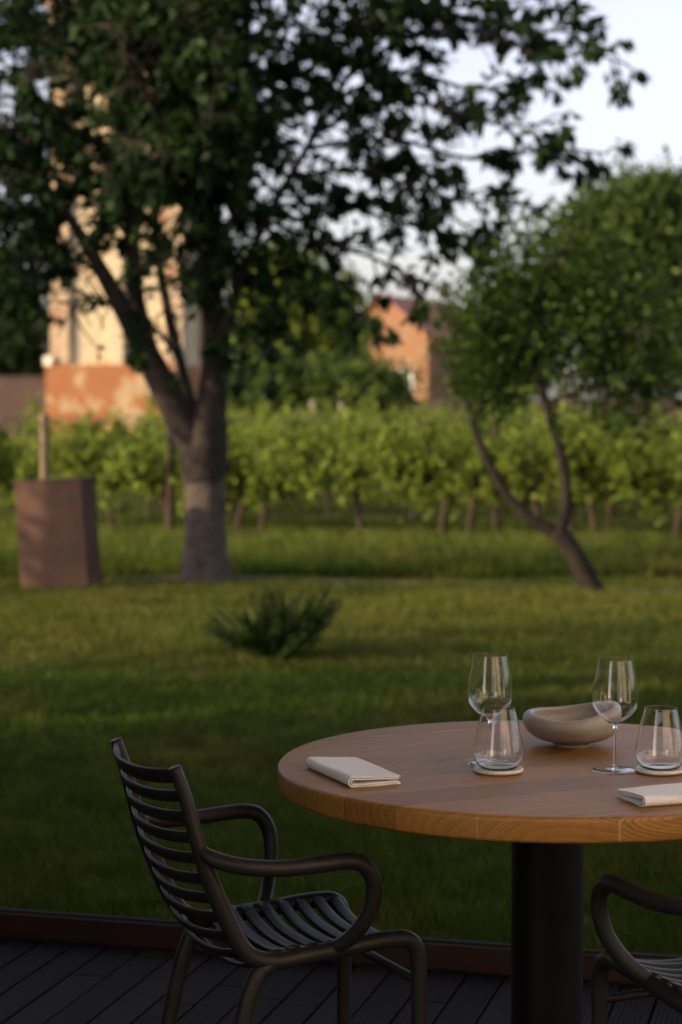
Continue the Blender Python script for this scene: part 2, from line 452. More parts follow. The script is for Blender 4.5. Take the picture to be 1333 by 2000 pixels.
def grass_blades(n, y0, y1, hgt, wid, spread):
    u = rng.random(n)
    y = y0 + (y1 - y0) * u
    x = rng.uniform(-1, 1, n) * (spread + 0.205 * y) + 0.01 * y
    off = (np.stack([x, y], 1) - E0) @ EN
    k = off > 0.07
    x, y = x[k], y[k]; n = len(x)
    z = ground_h(x, y)
    b = np.stack([x, y, z - 0.01], 1)
    cl = 0.7 + 0.6 * (np.sin(x * 5.1 + 1.7 * np.sin(y * 3.3)) * np.sin(y * 4.3 + 1.3 * np.sin(x * 2.9)) * 0.5 + 0.5) * (1 + 0.35 * np.sin(x * 17 + 2 * np.sin(y * 13)) * np.sin(y * 15))
    h = hgt * rng.uniform(0.5, 1.2, n) * cl
    a = rng.uniform(0, 2 * math.pi, n)
    s = np.stack([np.cos(a), np.sin(a), 0 * a], 1) * (wid * rng.uniform(0.6, 1.3, n))[:, None]
    l = rng.normal(size=(n, 3)) * 0.45; l[:, 2] = 1
    t = b + l * h[:, None]
    return np.stack([b - s, b + s, t], 1).reshape(-1, 3)
def tuft_blades(n, y0, y1):
    y = rng.uniform(y0, y1, n); x = rng.uniform(-1, 1, n) * (0.5 + 0.205 * y)
    k = 26
    xs_ = np.repeat(x, k) + rng.normal(size=n * k) * 0.022; ys_ = np.repeat(y, k) + rng.normal(size=n * k) * 0.022
    keep = (np.stack([xs_, ys_], 1) - E0) @ EN > 0.07
    xs_, ys_ = xs_[keep], ys_[keep]; m_ = len(xs_)
    b = np.stack([xs_, ys_, ground_h(xs_, ys_) - 0.01], 1)
    a = rng.uniform(0, 2 * math.pi, m_)
    s = np.stack([np.cos(a), np.sin(a), 0 * a], 1) * 0.0032
    l = rng.normal(size=(m_, 3)) * 0.5; l[:, 2] = 1
    t = b + l * rng.uniform(0.05, 0.10, m_)[:, None]
    return np.stack([b - s, b + s, t], 1).reshape(-1, 3)
tufts = np.concatenate([tuft_blades(420, 5.2, 9), tuft_blades(500, 9, 17)])
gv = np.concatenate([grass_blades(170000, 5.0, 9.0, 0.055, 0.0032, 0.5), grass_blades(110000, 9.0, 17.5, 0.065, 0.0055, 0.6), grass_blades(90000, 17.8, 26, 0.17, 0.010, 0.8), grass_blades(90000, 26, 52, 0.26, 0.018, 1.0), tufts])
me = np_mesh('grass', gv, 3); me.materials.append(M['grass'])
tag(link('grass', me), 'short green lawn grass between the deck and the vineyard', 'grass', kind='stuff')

def path_y(x): return 17.36 - 0.33 * x
px_ = np.arange(-12, 12.1, 0.5)
V = []
for x in px_:
    wv_ = 0.17 + 0.04 * math.sin(x * 2.3)
    for s in (-1, 1):
        y = path_y(x) + s * wv_
        V.append((x, y, max(ground_h(np.array(x), np.array(y)), GZ - 0.01) + 0.012))
F = [(2 * i, 2 * i + 2, 2 * i + 3, 2 * i + 1) for i in range(len(px_) - 1)]
tag(MB().add(V, F).build('path', M['gravel']), kind='structure')

# ------------------------------------------------------------------ deck and its edging board
def board_geo():
    mb = MB()
    pitch, gap, th = 0.098, 0.006, 0.025
    n0 = -42
    for i in range(n0, 46):
        y = i * pitch
        x = -7.0 + random.uniform(-1.5, 0)
        while x < -0.012:
            L = random.uniform(1.9, 3.2)
            x1 = min(x + L, -0.012)
            mb.box(((x + x1) / 2, y, -th / 2 + random.uniform(-0.0012, 0.0006)), (x1 - x - 0.003, pitch - gap, th))
            x = x1
    return mb
deck = board_geo().build('deck', M['deck'], bevel=0.002, seg=1)
deck.location = (E0[0], E0[1], 0)
deck.rotation_euler = (0, 0, math.atan2(EN[1], EN[0]))
tag(deck, kind='structure')
ub = MB().box((-3.5, 0, -0.068), (7.0, 8.6, 0.05)).build('deck_underlay', M['dark_void'])
ub.location = deck.location; ub.rotation_euler = deck.rotation_euler
tag(ub, kind='structure')
rail = empty('edging_board', (E0[0], E0[1], 0), EDGE_A)
tag(rail, 'low reddish brown timber board running along the far edge of the deck', 'edging board')
MB().box((0, 0.021, -0.02), (8.8, 0.04, 0.165)).build('board', M['rail_wood'], rail, bevel=0.004)
MB().box((0, 0.021, 0.0655), (8.8, 0.022, 0.006)).build('track', simple('dull_metal', (0.022, 0.02, 0.018), 0.9, 0.1), rail)

# ------------------------------------------------------------------ table
TC = np.array([0.41, 3.91]); TR = 0.535; TZ = 0.745
table = empty('dining_table', (TC[0], TC[1], 0), R(23))
tag(table, 'round oak table with thick orange edge on a black column, on the deck', 'table')
th, bv = 0.046, 0.009
prof = [(0.0001, TZ)] + [(TR * k, TZ) for k in (0.3, 0.6, 0.85)] + [(TR - bv + bv * math.sin(a), TZ - bv + bv * math.cos(a)) for a in np.linspace(0, math.pi / 2, 6)] + \
       [(TR - bv * 0.8 + bv * 0.8 * math.cos(a), TZ - th + bv * 0.8 - bv * 0.8 * math.sin(a)) for a in np.linspace(0, math.pi / 2, 6)] + [(TR * 0.5, TZ - th), (0.0001, TZ - th)]
top = MB().lathe([(r, z - TZ) for r, z in prof], 160).build('tabletop', M['oak'], table, smooth=True)
top.location = (0, 0, TZ)
PR = 0.0712
MB().lathe([(0.0001, 0.692), (PR, 0.692), (PR, 0.012), (0.0001, 0.012)], 64).build('pedestal', M['steel_black'], table, smooth=True).data.set_sharp_from_angle(angle=R(40))
MB().lathe([(0.0001, TZ - th - 0.0005), (0.2, TZ - th - 0.0005), (0.2, 0.692), (0.0001, 0.692)], 48).build('mounting_plate', M['steel_black'], table)
MB().lathe([(0.0001, 0.012), (0.262, 0.012), (0.265, 0.009), (0.265, 0.0), (0.0001, 0.0)], 64).build('base_plate', M['steel_black'], table)

# ------------------------------------------------------------------ armchairs
HW = 0.1675
def make_chair():
    ch = empty('armchair')
    ox = 0.22
    def pt(u, y, z): return (u + ox, y, z)
    for s in (-1, 1):
        # upright + seat rail as one curved tube
        mb = MB()
        mb.tube([pt(-.493, s*(HW-.004), .800), pt(-.473, s*(HW-.002), .742), pt(-.452, s*HW, .665), pt(-.433, s*HW, .605), pt(-.411, s*HW, .55), pt(-.388, s*HW, .498), pt(-.360, s*HW, .45), pt(-.328, s*HW, .427)],
                [.0118, .013, .0145, .016, .017, .017, .017, .0165], 16, 6, flat=1.0)
        mb.build('back_upright', M['chair'], ch, smooth=True)
        mb = MB()
        mb.tube([pt(-.372, s*HW, .470), pt(-.345, s*HW, .438), pt(-.30, s*HW, .424), pt(-.234, s*HW, .428), pt(-.139, s*HW, .434), pt(-.07, s*HW, .438), pt(-.03, s*HW, .434)],
                [.012, .0165, .017, .0165, .0165, .0165, .016], 16, 6, flat=1.0)
        mb.build('seat_rail', M['chair'], ch, smooth=True)
        # front leg
        MB().tube([pt(-.075, s*HW, .4375), pt(-.035, s*HW, .4365), pt(-.012, s*HW, .424), pt(-.001, s*HW, .398), pt(0.001, s*HW, .35), pt(0, s*HW, .2), pt(0, s*HW, 0)],
                  [.0145, .0165, .0165, .016, .0155, .0145, .0135], 16, 6).build('leg', M['chair'], ch, smooth=True)
        # rear leg
        MB().tube([pt(-.265, s*HW, .428), pt(-.300, s*HW, .424), pt(-.328, s*HW, .408), pt(-.346, s*HW, .376), pt(-.362, s*HW, .325), pt(-.40, s*HW*1.03, .15), pt(-.43, s*HW*1.05, 0)],
                  [.012, .0165, .0165, .0165, .016, .0145, .0135], 16, 6).build('leg', M['chair'], ch, smooth=True)
        # armrest
        MB().tube([pt(-.448, s*(HW+.002), .648), pt(-.428, s*(HW+.026), .632), pt(-.38, s*(HW+.056), .620), pt(-.31, s*(HW+.074), .6145), pt(-.24, s*(HW+.081), .6165), pt(-.19, s*(HW+.082), .6175), pt(-.158, s*(HW+.082), .608),
                   pt(-.137, s*(HW+.080), .580), pt(-.132, s*(HW+.074), .545), pt(-.139, s*(HW+.06), .503), pt(-.155, s*(HW+.036), .466), pt(-.172, s*(HW+.012), .443), pt(-.185, s*HW, .436)],
                  [.010, .0155, .0155, .0155, .0155, .0155, .0155, .0155, .0155, .0150, .0150, .0145, .010], 16, 6).build('armrest', M['chair'], ch, smooth=True)
    # back slats: bowed strips from upright to upright
    up = np.array([(-.493, .800), (-.473, .742), (-.452, .665), (-.433, .605), (-.411, .55), (-.388, .498), (-.360, .45), (-.33, .425), (-.285, .416)])
    sl = np.concatenate([[0], np.cumsum(np.linalg.norm(np.diff(up, axis=0), axis=1))])
    def prof_at(s_):
        return np.array([np.interp(s_, sl, up[:, 0]), np.interp(s_, sl, up[:, 1])])
    mb = MB()
    for i in range(11):
        s_ = 0.016 + i * 0.0405
        q = prof_at(s_); q2 = prof_at(min(s_ + 0.01, sl[-1])); q1 = prof_at(max(s_ - 0.01, 0))
        t = (q2 - q1) / np.linalg.norm(q2 - q1)          # down along the back
        nrm = np.array([t[1], -t[0]])                      # backwards
        if nrm[0] > 0.1: nrm = -nrm
        hh = 0.0115 if i else 0.0145
        bow = 0.037 - 0.0003 * i if i < 9 else 0.032
        tk = 0.0048
        V = []; n = 25; K = 12
        for j in range(n):
            a = -1 + 2 * j / (n - 1)
            y = a * (HW - .003)
            c = q + nrm * bow * (1 - abs(a) ** 2.3)
            for k in range(K):
                th_ = 2 * math.pi * k / K
                e = c + t * hh * math.copysign(abs(math.cos(th_)) ** 0.6, math.cos(th_)) + nrm * tk * math.copysign(abs(math.sin(th_)) ** 0.7, math.sin(th_))
                V.append(pt(e[0], y, e[1]))
        F = [(j * K + k, j * K + (k + 1) % K, (j + 1) * K + (k + 1) % K, (j + 1) * K + k) for j in range(n - 1) for k in range(K)]
        mb.add(V, F)
    mb.build('backrest', M['chair'], ch, smooth=True)
    # seat slats: dished strips from rail to rail
    mb = MB()
    for i in range(8):
        u = -.297 + i * .0385
        tk, ww = 0.006, 0.0135
        V = []; n = 25; K = 12
        for j in range(n):
            a = -1 + 2 * j / (n - 1)
            y = a * (HW - 0.004)
            z = .443 - 0.030 * (1 - abs(a) ** 2.6) - (0.004 if i == 0 else 0) + (0.004 * max(0, i - 3) / 4)
            if i == 7: z -= 0.006
            for k in range(K):
                th_ = 2 * math.pi * k / K
                V.append(pt(u + ww * math.copysign(abs(math.cos(th_)) ** 0.6, math.cos(th_)), y, z + tk * math.copysign(abs(math.sin(th_)) ** 0.7, math.sin(th_))))
        F = [(j * K + k, j * K + (k + 1) % K, (j + 1) * K + (k + 1) % K, (j + 1) * K + k) for j in range(n - 1) for k in range(K)]
        F += [tuple(range(K - 1, -1, -1)), tuple((n - 1) * K + k for k in range(K))]
        mb.add(V, F)
    mb.build('seat', M['chair'], ch, smooth=True)
    # brace between the front legs
    MB().tube([pt(-.004, -HW, .352), pt(-.02, 0, .36), pt(-.004, HW, .352)], .009, 10, 8).build('stretcher', M['chair'], ch, smooth=True)
    return ch
chair = make_chair()
def seat_at(o, leg_xy, yaw):        # leg_xy: where the near front leg stands
    c, s = math.cos(yaw), math.sin(yaw)
    return c, s
yaw1 = math.atan2(.425, .905)
c, s = math.cos(yaw1), math.sin(yaw1)
lx, ly = 0.22, -HW
chair.location = (0.1484 - (c * lx - s * ly), 3.760 - (s * lx + c * ly), 0)
chair.rotation_euler = (0, 0, yaw1)
tag(chair, 'charcoal armchair with slatted curved back, whole and seen from behind, left of the oak table', 'chair', 'slatted armchairs round the oak table')
chair2 = chair.copy(); COL.objects.link(chair2)
for k in list(chair.children):
    d = k.copy(); COL.objects.link(d); d.parent = chair2
yaw2 = R(112)
c, s = math.cos(yaw2), math.sin(yaw2)
chair2.location = (0.635 - s * 0 + c * -0.22, 3.70 + s * -0.22, 0)
chair2.rotation_euler = (0, 0, yaw2)
chair2['label'] = 'charcoal armchair showing only an arm and front leg beside the black column'

# ------------------------------------------------------------------ things on the table
def dup(root, loc, rz, label):
    r = root.copy(); COL.objects.link(r); r.location = loc; r.rotation_euler = (0, 0, rz); r['label'] = label
    for ch in list(root.children):
        d = ch.copy(); COL.objects.link(d); d.parent = r
    return r

def line(prof, sub=6):
    P = np.array(prof, float)
    q, _ = smooth_line(np.c_[P, np.zeros(len(P))], np.zeros(len(P)), sub)
    return [(max(0.00005, a), b_) for a, b_ in q[:, :2]]
TT = TZ + 0.0006
# wine glass: bowl, stem and foot
wg = empty('wine_glass', (0.2926, 3.885, TT))
tag(wg, 'stemmed wine glass behind the tumbler, left of the stoneware bowl', 'wine glass', 'stemmed wine glasses')
outer = line([(0.0, .0885), (.004, .089), (.010, .0915), (.020, .0985), (.033, .110), (.0420, .123), (.0447, .137), (.0440, .152), (.0415, .172), (.0375, .195), (.0338, .2165)], 6)
inner = [(max(r - (0.00045), 0.00005), z) for r, z in outer]
inner = [(r, z + (0.0025 if r < .006 else 0.0025 * math.exp(-(r - .006) / .006))) for r, z in inner]
def lip(o, i):       # short end rings keep the rim crisp
    (r, z), (r2, z2) = o[-1], i[-1]
    return o[:-1] + [(r + .00004, z - .0007), (r, z), ((r + r2) / 2, z + .00015), (r2, z), (r2 + .00004, z - .0007)] + i[:-1][::-1]
prof = lip(outer, inner)
MB().lathe(prof, 72).build('bowl', M['glass'], wg, smooth=True)
st = line([(0.0, .0032), (.0055, .0034), (.0042, .007), (.0032, .013), (.0029, .03), (.0029, .06), (.0032, .076), (.0042, .084), (.006, .0885)], 5) 
MB().lathe(st + [(0.00005, .0884)], 32).build('stem', M['glass'], wg, smooth=True)
ft = [(0.00005, 0.0), (.03, 0.0), (.0425, 0.0), (.0433, .0007), (.0425, .0013)] + line([(.036, .0016), (.02, .0020), (.010, .0026), (.0055, .0031), (.0, .0031)], 4)
MB().lathe(ft, 72).build('foot', M['glass'], wg, smooth=True)
dup(wg, (0.5293, 3.819, TT), R(40), 'stemmed wine glass in front of the stoneware bowl, beside the right tumbler')
# coasters and tumblers
ct = MB().lathe([(0.00005, 0.0), (.040, 0.0), (.0455, .0012), (.0480, .0040), (.0478, .0066), (.0462, .0084), (.0440, .0086), (.0420, .0074), (.0405, .0066), (.02, .0064), (.00005, .0064)], 72).build('coaster', M['coaster'], smooth=True)
ct.location = (0.3033, 3.803, TT)
tag(ct, 'cream round coaster with raised rim under the tumbler left of the bowl', 'coaster', 'cream coasters')
c2 = ct.copy(); COL.objects.link(c2); c2.location = (0.6149, 3.803, TT)
c2['label'] = 'cream round coaster under the tumbler near the picture edge, by the thick napkin'
tb = MB()
outer = line([(0.0, .0), (.015, .0), (.029, .0004), (.0375, .004), (.0445, .0135), (.0487, .0255), (.0482, .037), (.0447, .058), (.0392, .085), (.0312, .1175)], 6)
inner = [(max(r - 0.00055, 0.00005), z + 0.0020 * math.exp(-max(0, z) / .010)) for r, z in outer]
tb.lathe(lip(outer, inner), 72)
tum = tb.build('tumbler', M['glass'], smooth=True)
tum.location = (0.3033, 3.803, TT + 0.0068)
tag(tum, 'stemless tapered glass tumbler in front of the left wine glass', 'tumbler', 'stemless tumblers')
t2 = tum.copy(); COL.objects.link(t2); t2.location = (0.6149, 3.803, TT + 0.0068)
t2['label'] = 'stemless tapered glass tumbler cut by the picture edge, behind the thick napkin'

# stoneware bowl with a dipping rim
def bowl_mesh():
    body = line([(.0, .006), (.030, .006), (.034, .0045), (.036, .0), (.0385, .0), (.0405, .0065), (.056, .0105), (.076, .0185), (.0905, .032), (.0978, .047), (.0992, .059), (.0962, .0685), (.0895, .0738), (.0825, .0742), (.0780, .0705)], 6)
    ins = line([(.0780, .0705), (.080, .062), (.079, .051), (.066, .033), (.045, .018), (.02, .0115), (.0, .0105)], 5)
    pr = body + ins[1:]
    mb = MB()
    n = 96
    A0 = R(15)
    V = []
    for (r, z) in pr:
        for k in range(n):
            a = 2 * math.pi * k / n
            f = max(0, (z - 0.026) / 0.045)
            f = f * f * (3 - 2 * min(f, 1)) if f < 1 else 1
            dz = 0.0095 * math.cos(a - R(12)) + 0.0065 * math.cos(2 * a) - 0.001
            back = 0.002 * math.sin(a)
            lob = 1 + 0.035 * math.cos(2 * a) * min(1, z / 0.03)
            V.append((r * lob * math.cos(a), r * lob * math.sin(a) * 0.92, z + f * (dz + back)))
    m_ = len(pr)
    F = [(i * n + k, i * n + (k + 1) % n, (i + 1) * n + (k + 1) % n, (i + 1) * n + k) for i in range(m_ - 1) for k in range(n)]
    return mb.add(V, F)
bowl = bowl_mesh().build('serving_bowl', M['ceramic'], smooth=True)
bowl.location = (0.480, 4.105, TT)
bowl.rotation_euler = (0, 0, R(0))
tag(bowl, 'matt beige stoneware bowl with a dipping wavy rim, empty', 'bowl')

# folded napkins: a strip of cloth folded round an inner fold, extruded along the crease
def napkin_mesh(L=0.222, W=0.104, seed=0, lift=0.0):
    rg = np.random.default_rng(seed)
    t = 0.0023
    def fold(x0, x1, zlo, zhi, n=9):
        r = (zhi - zlo) / 2
        low = [(x, zlo) for x in np.linspace(x1, x0 + r, n)]
        arc = [(x0 + r - r * math.sin(a), zlo + r - r * math.cos(a)) for a in np.linspace(0.2, math.pi - 0.2, 13)]
        hi = [(x, zhi - 0.35 * (zhi - zlo) * ((x - x0 - r) / (x1 - x0)) ** 0.8) for x in np.linspace(x0 + r, x1, n)]
        return low + arc + hi
    layers = [fold(0.0, W, 0.0013, 0.0185), fold(0.0045, W - 0.005, 0.0046, 0.0140)]
    mb = MB()
    n = 21
    for li, path in enumerate(layers):
        P = np.array(path)
        T = np.gradient(P, axis=0); T /= np.linalg.norm(T, axis=1)[:, None] + 1e-9
        N = np.stack([-T[:, 1], T[:, 0]], 1)
        sec = np.vstack([P + N * t / 2, (P - N * t / 2)[::-1]])
        K = len(sec)
        V = []
        for j in range(n):
            y = L * j / (n - 1)
            for (x, z) in sec:
                xx = x / W
                gap = lift * max(0, xx - 0.25) ** 1.3 * (z / 0.0155) * (0.6 + 0.4 * math.cos(math.pi * y / L * 1.0))
                wob = 0.0011 * math.sin(3.1 * xx + y * 31 + li) * (z / 0.0155)
                V.append((x + 0.0012 * math.sin(y * 27 + li * 2.0), y + 0.0018 * math.sin(9 * xx + li * 1.7) * (1 if j in (0, n - 1) else 0), max(z + gap + wob, t * 0.5 + 0.0003 if z > .002 else z)))
        F = [(j * K + k, j * K + (k + 1) % K, (j + 1) * K + (k + 1) % K, (j + 1) * K + k) for j in range(n - 1) for k in range(K)]
        # end caps as quads between the two skins
        h = K // 2
        for e in (0, (n - 1) * K):
            for k in range(h - 1):
                q = (e + k, e + k + 1, e + K - 2 - k, e + K - 1 - k)
                F.append(q if e else q[::-1])
        mb.add(V, F)
    return mb
def add_napkin(a, b_, label, lift, seed, L):
    # crease runs from a to b_
    a = np.array(a); b_ = np.array(b_); d = b_ - a
    o = napkin_mesh(L=L, lift=lift, seed=seed).build('napkin', M['linen'], smooth=True)
    o.data.set_sharp_from_angle(angle=R(75))
    ang = math.atan2(d[1], d[0]) - math.pi / 2
    o.location = (a[0], a[1], TT); o.rotation_euler = (0, 0, ang)
    return tag(o, label, 'napkin', 'folded cloth napkins')
add_napkin((0.0146, 3.640), (-0.068, 3.848), 'folded white cloth napkin lying alone near the rim above the slatted armchair', 0.003, 1, 0.222)
add_napkin((0.742, 3.533), (0.533, 3.458), 'thick folded cream napkin cut by the picture edge, in front of the tumbler', 0.008, 2, 0.222)

# ------------------------------------------------------------------ trees
class Tree:
    def __init__(s): s.wood = MB(); s.c = []; s.d = []; s.n = 0
    def limb(s, pts, rads, n=10, sub=5): s.wood.tube(pts, rads, n, sub); return s
    def twigs(s, pts, t0=0.25, per_m=7, ln=(0.35, 0.8), leaf_gap=0.045, droop=0.35, out=0.5, wood=True, tuft=7, jitter=0.05):
        P, _ = smooth_line(np.array(pts, float), np.zeros(len(pts)), 8)
        seg = np.linalg.norm(np.diff(P, axis=0), axis=1); cum = np.concatenate([[0], np.cumsum(seg)]); Lt = cum[-1]
        k = max(2, int(Lt * (1 - t0) * per_m))
        for i in range(k + 1):
            u = (t0 + (1 - t0) * (i + rng.random() * 0.8) / (k + 0.8)) * Lt
            u = min(u, Lt * 0.999)
            j = min(np.searchsorted(cum, u), len(P) - 1); j = max(j, 1)
            p = P[j - 1] + (P[j] - P[j - 1]) * ((u - cum[j - 1]) / (seg[j - 1] + 1e-9))
            T = unit(P[j] - P[j - 1])
            r = rng.normal(size=3); r -= T * np.dot(r, T); r = unit(r)
            d = unit(T * out + r + np.array([0, 0, 0.15]))
            l = rng.uniform(*ln) * (1.0 - 0.35 * (u / Lt))
            m = 5
            pts2 = [p]
            for q in range(m):
                d = unit(d + np.array([0, 0, -droop / m * 1.6]) + rng.normal(size=3) * 0.12)
                pts2.append(pts2[-1] + d * l / m)
            pts2 = np.array(pts2)
            if wood: s.wood.tube(pts2[::1], np.linspace(0.011, 0.004, len(pts2)), 4, 1, caps=False)
            nl = int(l / leaf_gap) + tuft
            tt = np.concatenate([rng.uniform(0.2, 1, nl - tuft), rng.uniform(0.85, 1.02, tuft)])
            f = np.clip(tt, 0, 1) * m; i0 = np.minimum(f.astype(int), m - 1)
            c = pts2[i0] + (pts2[i0 + 1] - pts2[i0]) * (f - i0)[:, None] + rng.normal(size=(nl, 3)) * jitter * 0.4
            dd = (pts2[i0 + 1] - pts2[i0]); dd = unit(dd) * 0.6 + rng.normal(size=(nl, 3)) * 0.55; dd[:, 2] -= 0.55
            s.c.append(c); s.d.append(dd)
        return s
    def blob(s, ell, n, clump=9, spread=0.18):
        """leaf clumps through and mostly near the skin of ellipsoids (cx,cy,cz,rx,ry,rz)"""
        for (cx, cy, cz, rx, ry, rz, wgt) in ell:
            k = int(n * wgt)
            v = unit(rng.normal(size=(k, 3))) * (rng.random((k, 1)) ** 0.33) * 1.0
            lump = 1 + 0.22 * np.sin(v[:, 0] * 5 + cx) * np.sin(v[:, 2] * 6 + cz) + 0.12 * np.sin(v[:, 1] * 11 + v[:, 2] * 9)
            p = np.array([cx, cy, cz]) + v * lump[:, None] * np.array([rx, ry, rz])
            c = np.repeat(p, clump, 0) + rng.normal(size=(k * clump, 3)) * spread
            dd = np.repeat(v, clump, 0) * 0.5 + rng.normal(size=(k * clump, 3)) * 0.7; dd[:, 2] -= 0.35
            s.c.append(c); s.d.append(dd)
        return s
    def build(s, name, base, label, wood_mat, leaf_mat, leaf, group=None, cat='tree', crown='crown', stem='trunk', gaps=None):
        root = empty(name, tuple(base))
        tag(root, label, cat, group)
        s.wood.v = [v - np.array(base) for v in s.wood.v]
        if s.wood.n: s.wood.build(stem, wood_mat, root, smooth=True)
        c = np.concatenate(s.c); d = np.concatenate(s.d)
        if gaps is not None:                     # thin places in the crown, as (x, z, half width, half height)
            keep = np.ones(len(c), bool)
            for gx, gz, gw_, gh_ in gaps:
                q = ((c[:, 0] - gx) / gw_) ** 2 + ((c[:, 2] - gz) / gh_) ** 2
                keep &= ~((q < 1.0) & (rng.random(len(c)) < 0.97))
            c, d = c[keep], d[keep]
        c = c - np.array(base)
        me = np_mesh(crown, leaf_quads(c, d, *leaf), 4); me.materials.append(leaf_mat)
        link(crown, me, root)
        return root

YT = 17.45
def L(*a, dy=0.0):
    """limb through photo points, drifting in depth"""
    n = len(a)
    return [at(x, y, YT + dy * i / max(1, n - 1)) for i, (x, y) in enumerate(a)]
T = Tree()
# main forks
A1 = [(388, 880), (345, 805), (292, 700), (250, 620), (205, 540), (140, 430), (60, 320)]
A2 = [(300, 715), (268, 590), (258, 470), (235, 320), (220, 130), (210, -80)]
B1 = [(402, 885), (415, 780), (424, 680), (412, 560), (402, 430), (392, 280), (400, 100), (420, -150)]
B2 = [(420, 720), (462, 570), (520, 430), (600, 290), (680, 150), (760, 10), (840, -130)]
C1 = [(392, 870), (372, 790), (350, 700), (325, 590), (305, 450), (320, 300), (330, 120)]
T.limb(L(*A1, dy=-.5), [.155, .135, .115, .092, .07, .045, .02])
T.limb(L(*A2, dy=.4), [.09, .075, .065, .05, .035, .02])
T.limb(L(*B1, dy=.2), [.165, .14, .125, .105, .09, .07, .05, .02])
T.limb(L(*B2, dy=-.6), [.075, .046, .036, .028, .022, .016, .010])
T.limb(L(*C1, dy=.8), [.085, .06, .05, .045, .035, .025, .015])
limbs = [
 # right crown, layer on layer
 ([(680, 150), (800, 70), (930, 60), (1060, 110), (1150, 105), (1225, 125)], -.7),
 ([(690, 140), (800, 30), (950, 10), (1080, -10)], .3),
 ([(660, 190), (790, 140), (920, 175), (1000, 160), (1060, 150)], .5),
 ([(620, 260), (740, 200), (860, 210), (980, 245), (1110, 235)], -.9),
 ([(600, 290), (760, 270), (920, 310), (1060, 290), (1190, 300)], .2),
 ([(560, 350), (700, 330), (850, 380), (960, 395), (1075, 405)], -.4),
 ([(540, 400), (660, 400), (800, 440), (900, 460), (1000, 475)], .9),
 ([(520, 430), (620, 470), (720, 500), (790, 540), (830, 590)], -.5),
 ([(470, 560), (560, 540), (640, 570), (690, 600), (720, 640)], -.8),
 ([(720, 90), (760, 220), (830, 340), (880, 420), (930, 450)], .8),
 ([(760, 20), (900, 30), (1020, 60), (1150, 60)], .9),
 ([(600, 290), (640, 190), (700, 60), (740, -60)], -.9),
 ([(402, 430), (500, 300), (560, 180), (600, 40), (640, -90)], .9),
 ([(392, 280), (470, 180), (520, 60), (540, -80)], -.8),
 ([(410, 560), (450, 450), (470, 330), (500, 200)], -1.0),
 ([(405, 480), (480, 420), (560, 370), (620, 320)], 1.2),
 # left crown
 ([(205, 540), (130, 500), (60, 510), (-30, 560)], -.6),
 ([(140, 430), (60, 420), (-40, 430), (-150, 470)], .7),
 ([(235, 320), (140, 250), (40, 210), (-80, 200)], -.7),
 ([(220, 130), (120, 90), (20, 40), (-90, 20)], .6),
 ([(258, 470), (180, 380), (100, 300), (20, 250), (-60, 260)], 1.0),
 ([(305, 450), (240, 350), (180, 240), (140, 120), (120, -20)], 1.2),
 ([(250, 620), (190, 580), (155, 585), (140, 610)], -.9),
 ([(320, 300), (280, 180), (260, 60), (260, -80)], -1.1),
 ([(392, 280), (350, 160), (330, 30), (320, -90)], -.5),
 ([(402, 430), (350, 380), (280, 330), (200, 330)], -1.3),
 ([(60, 320), (-20, 280), (-120, 260), (-220, 300)], -.3),
 ([(400, 100), (350, 20), (300, -60), (240, -140)], .8),
 ([(140, 430), (70, 350), (10, 330), (-60, 340)], .3),
 ([(60, 320), (20, 330), (-40, 380)], -1.0), ([(100, 380), (60, 480), (10, 560)], -1.1), ([(140, 470), (60, 540), (0, 610)], .6), ([(60, 320), (40, 240), (60, 120)], -.9), ([(210, -80), (120, -40), (30, -30)], -.8), ([(220, 100), (140, 160), (60, 120), (0, 90)], 1.1),  ([(350, 700), (320, 660), (300, 640), (290, 660)], -.7),
 ([(415, 640), (380, 560), (340, 500), (310, 520)], -1.0),
 ([(424, 680), (450, 640), (480, 640), (520, 700)], -.4),
]
for a, dy in limbs:
    p = L(*a, dy=dy)
    T.limb(p, np.linspace(.024, .008, len(p)), 6, 4)
    right = a[-1][0] > 560
    T.twigs(p, .08, 15 if right else 19, (0.2, 0.5) if right else (0.3, 0.65), .034, .5, .55, tuft=13)
for a, dy, t0 in ((A1, -.5, .6), (A2, .4, .35), (B1, .2, .45), (B2, -.6, .12), (C1, .8, .4)):
    T.twigs(L(*a, dy=dy), t0, 34 if a is B2 else 18, (.3, .7), .036, .4, .4, tuft=12)
